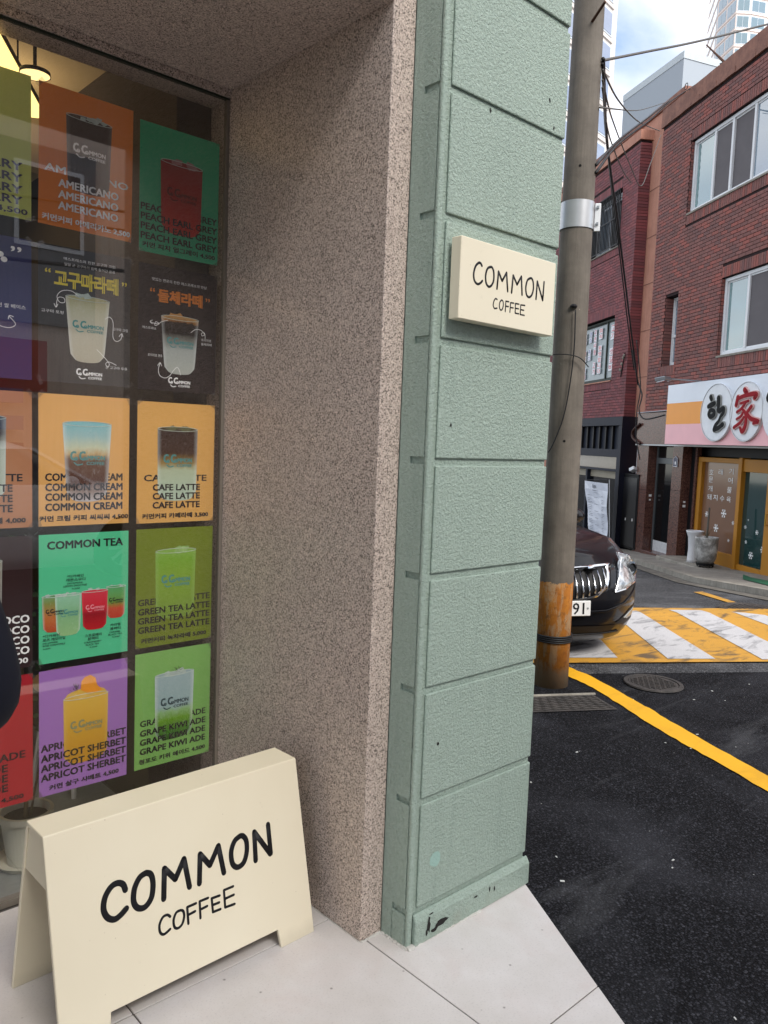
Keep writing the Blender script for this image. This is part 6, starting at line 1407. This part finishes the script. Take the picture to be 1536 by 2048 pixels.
    if plate:
        t = MB(); vs_, fs, x0, x1, y0, y1 = text_geo(plate, 0.)
        t.add([(xx+.0135, -.150+(p[0]-x0)/(x1-x0)*.355, .398+(p[1]-y0)/(y1-y0)*.083) for p in vs_], fs); t.add([(xx+.0139, -.147+(p[0]-x0)/(x1-x0)*.355, .3985+(p[1]-y0)/(y1-y0)*.083) for p in vs_], fs); t.build('plate_lettering', M_BLACKL, plo)
        for y in (-.235, .235): MB().add([(xx+.0137, y+.008*cos(2*pi*k/10), .44+.008*sin(2*pi*k/10)) for k in range(10)], [tuple(range(10))]).build('plate_bolt', M_ALU, plo)
    MB().box(-2.435, -2.40, -.75, .75, .72, .86).build('rear_lamp_bar', simple('red_lamp', (.35, .01, .01), .2), root)
    return root
def m_carpaint(name, c, fleck=0.):
    t = NT(name); t.base(t.mix(t.noise(2, 3), tuple(x*.9 for x in c), c), .3, .0, spec=.15); t.b.inputs['Metallic'].default_value = 0.0; t.b.inputs['Coat Weight'].default_value = .5; t.b.inputs['Coat Roughness'].default_value = .03
    return t.m
h = 27.6+.0
fz = zr(3.4)
f2 = Vector((-sin(radians(h)), -cos(radians(h)), 0))
# car placement: centre at S 5.45, T 1.31
c2 = SD*5.454+TD*1.313
front_dir_angle = math.atan2(f2.y, f2.x)
pit = radians(-2.5)
base_z = -.055
# pivot on the front wheels so that the bonnet keeps its height while the tail follows the falling street
loc = Vector((c2.x, c2.y, base_z-math.sin(radians(2.5))*1.9-.02))
car(loc, front_dir_angle, pit, m_carpaint('black_car_paint', (.005, .005, .007)), 'glossy black sedan parked nose-out on the striped crossing behind the pole', plate='21 4391')

# ================================================================== OPPOSITE SIDE (seen in the shop glass)
car(Vector((.6, -5.4, -.03)), radians(4), 0, m_carpaint('white_car_paint', srgb(226, 226, 224)), 'white sedan parked across the road, mirrored in the cafe window')
OP = thing('opposite_building', 'beige rendered house across the road, mirrored in the cafe window', 'building', (0, 0, 0))
M_BEI = m_concrete('beige_render', srgb(226, 204, 186), srgb(236, 220, 204), 2.); M_BLU = simple('slate_blue_panel', srgb(98, 108, 156), .5, var=.05); M_GRY = m_concrete('grey_render', srgb(120, 122, 124), srgb(140, 140, 140), 2.)
MB().box(1.6, 9, -16, -10, -.1, 7.6).build('wall', M_BEI, OP); MB().box(-1.2, 1.59, -16, -10.2, -.1, 9).build('blue_wing', M_BLU, OP); 
MB().box(2.4, 3.9, -9.999, -9.9, 3.2, 6.0).build('grey_bay', M_GRY, OP)
for x, z in ((2.6, 4.4), (5.0, 4.4), (5.0, 1.2), (7, 4.4)):
    w = MB().box(x, x+1.1, -9.999, -9.88, z, z+1.3).build('window', M_WHITEFR, OP); MB().box(x+.07, x+1.03, -9.879, -9.87, z+.07, z+1.23).build('pane', M_G4, w)
MB().box(.2, 1.9, -10.19, -9.6, 2.9, 3.5).build('sign_board', simple('red_sign_board', srgb(176, 36, 44), .4), OP)
MB().box(2.0, 3.0, -9.89, -9.6, 2.1, 2.9).build('sign_board', simple('red_sign_board', srgb(176, 36, 44), .4), OP)
for k in range(3): MB().box(-1.1, 2.6, -10.19+.19, -9.5, 1.9-.42*k, 2.12-.42*k).build('awning_stripe', [simple('mauve_stripe', srgb(150, 110, 150), .5), M_BLU, simple('plum_stripe', srgb(96, 50, 96), .5)][k], OP)
OP2 = thing('opposite_building', 'tall grey block further along the opposite side, mirrored in the cafe window', 'building')
MB().box(-14, -1.3, -18, -11, -.1, 12).build('wall', M_GRY, OP2)
for k in range(5):
    for j in range(3): MB().box(-12+k*2.2, -10.8+k*2.2, -10.999, -10.9, 1.2+j*3, 2.8+j*3).build('window', M_G4, OP2)
for k, (z, dz) in enumerate(((4.4, .35), (4.15, .3), (3.6, .4))): tag(MB().tube([tuple(p) for p in smooth_path([(-6, -7.6-.1*k, z+.6), (0, -7.4, z), (8, -7.0, z+.5)], False, 8)], .018+.01*(k == 2), 6).build('overhead_wire', M_CABLE, smooth=True), ['upper', 'middle', 'thickest and lowest'][k]+' cable strung along the opposite side, mirrored in the cafe window', 'cable', 'overhead wires and cables')

# ================================================================== PERSON AT THE LEFT EDGE
def person(loc, rz):
    root = thing('person', 'person in a dark navy padded jacket, only an elbow in view at the left edge', 'person', loc, rz)
    def skin(name, verts, edges, radii, mat, root_i=0, sub=2):
        me = bpy.data.meshes.new(name); me.from_pydata(verts, edges, []); o = link(name, me, None, root)
        o.modifiers.new('skin', 'SKIN'); sv = me.skin_vertices[0].data
        for i, r in enumerate(radii): sv[i].radius = (r, r) if not isinstance(r, tuple) else r
        sv[root_i].use_root = True; s = o.modifiers.new('sub', 'SUBSURF'); s.levels = sub; s.render_levels = sub
        bpy.context.view_layer.update(); dg = bpy.context.evaluated_depsgraph_get(); nm = bpy.data.meshes.new_from_object(o.evaluated_get(dg)); o.modifiers.clear(); o.data = nm; nm.materials.append(mat); nm.polygons.foreach_set('use_smooth', [True]*len(nm.polygons)); return o
    M_SKIN = simple('skin', srgb(206, 160, 132), .5, var=.05); M_NJ = simple('navy_jacket_cloth', srgb(13, 15, 28), .85, var=.1, scale=20); M_TR = simple('charcoal_trousers', srgb(40, 40, 44), .85); M_HAIR = simple('black_hair', (.012, .01, .01), .5)
    # x right, y forward; hands clasped in front holding nothing
    V = [(0, 0, .95), (0, 0, 1.15), (0, -.01, 1.38), (0, .01, 1.50), (0, .03, 1.60), (0, .03, 1.68), (.09, 0, .90), (.10, .01, .50), (.10, -.01, .09), (.10, .12, .04), (-.09, 0, .90), (-.10, .01, .50), (-.10, -.01, .09), (-.10, .12, .04), (.19, 0, 1.40), (.29, -.03, 1.10), (.16, .20, 1.02), (.12, .27, 1.03), (-.19, 0, 1.40), (-.29, -.03, 1.10), (-.16, .20, 1.02), (-.12, .27, 1.03)]
    Ed = [(0, 1), (1, 2), (2, 3), (3, 4), (4, 5), (0, 6), (6, 7), (7, 8), (8, 9), (0, 10), (10, 11), (11, 12), (12, 13), (2, 14), (14, 15), (15, 16), (16, 17), (2, 18), (18, 19), (19, 20), (20, 21)]
    Rd = [(.14, .11), (.13, .10), (.14, .10), .055, .085, .085, .085, .058, .042, .035, .085, .058, .042, .035, .055, .042, .030, .035, .055, .042, .030, .035]
    skin('body', V, Ed, Rd, M_SKIN)
    for hs in (1, -1):
        for f in range(4): MB().tube([(hs*(.12-.012*f), .29, 1.045-.016*f), (hs*(.10-.012*f), .33, 1.04-.016*f), (hs*(.075-.01*f), .335, 1.03-.016*f), (hs*.06, .31, 1.02-.016*f)], [.009, .0085, .008, .006], 7).build('finger', M_SKIN, root, smooth=True)
        MB().tube([(hs*.13, .26, 1.06), (hs*.11, .29, 1.085), (hs*.085, .315, 1.085)], [.011, .010, .007], 7).build('thumb', M_SKIN, root, smooth=True)
    J = [(0, 0, .86), (0, 0, 1.15), (0, -.01, 1.38), (0, .0, 1.47), (.20, 0, 1.39), (.305, -.035, 1.09), (.17, .19, 1.025), (-.20, 0, 1.39), (-.305, -.035, 1.09), (-.17, .19, 1.025)]
    skin('jacket', J, [(0, 1), (1, 2), (2, 3), (2, 4), (4, 5), (5, 6), (2, 7), (7, 8), (8, 9)], [(.20, .16), (.18, .15), (.18, .14), .08, .088, .078, .055, .088, .078, .055], M_NJ, 1)
    skin('trousers', [(0, 0, .96), (.09, 0, .88), (.10, .01, .50), (.10, -.01, .10), (-.09, 0, .88), (-.10, .01, .50), (-.10, -.01, .10)], [(0, 1), (1, 2), (2, 3), (0, 4), (4, 5), (5, 6)], [(.15, .12), .095, .072, .062, .095, .072, .062], M_TR)
    hd = MB(); hd.ball((0, .035, 1.66), .108, 20, (.82, .98, 1.12)); hd.build('head', M_SKIN, root, smooth=True)
    MB().ball((0, .015, 1.69), .116, 20, (.86, .98, 1.05)).build('hair', M_HAIR, root, smooth=True)
    MB().ball((0, .145, 1.65), .018, 8, (.8, 1, 1.3)).build('nose', M_SKIN, root, smooth=True)
    for x in (-.035, .035): MB().ball((x, .130, 1.675), .011, 8, (1.3, .5, .8)).build('eye', simple('eye_white', (.7, .7, .7), .3), root); MB().ball((x*2.6, .03, 1.655), .028, 8, (.4, .7, 1.1)).build('ear', M_SKIN, root)
    MB().ball((0, .128, 1.605), .018, 8, (1.3, .5, .35)).build('mouth', simple('lips', srgb(160, 90, 84), .5), root)
    for x in (-.10, .10): MB().ball((x, .05, .045), .075, 12, (.65, 1.8, .6)).build('shoe', M_DARK, root, smooth=True)
    return root
az_e = math.atan2(ray(28, 1400).x, ray(28, 1400).y); de = 1.36
E_ = CAM+Vector((sin(az_e), cos(az_e), 0))*de
rzp = radians(-30)
off = Matrix.Rotation(rzp, 3, "Z") @ Vector((.350, -.03, 0))
person(Vector((E_.x-off.x, E_.y-off.y, 0)), rzp)
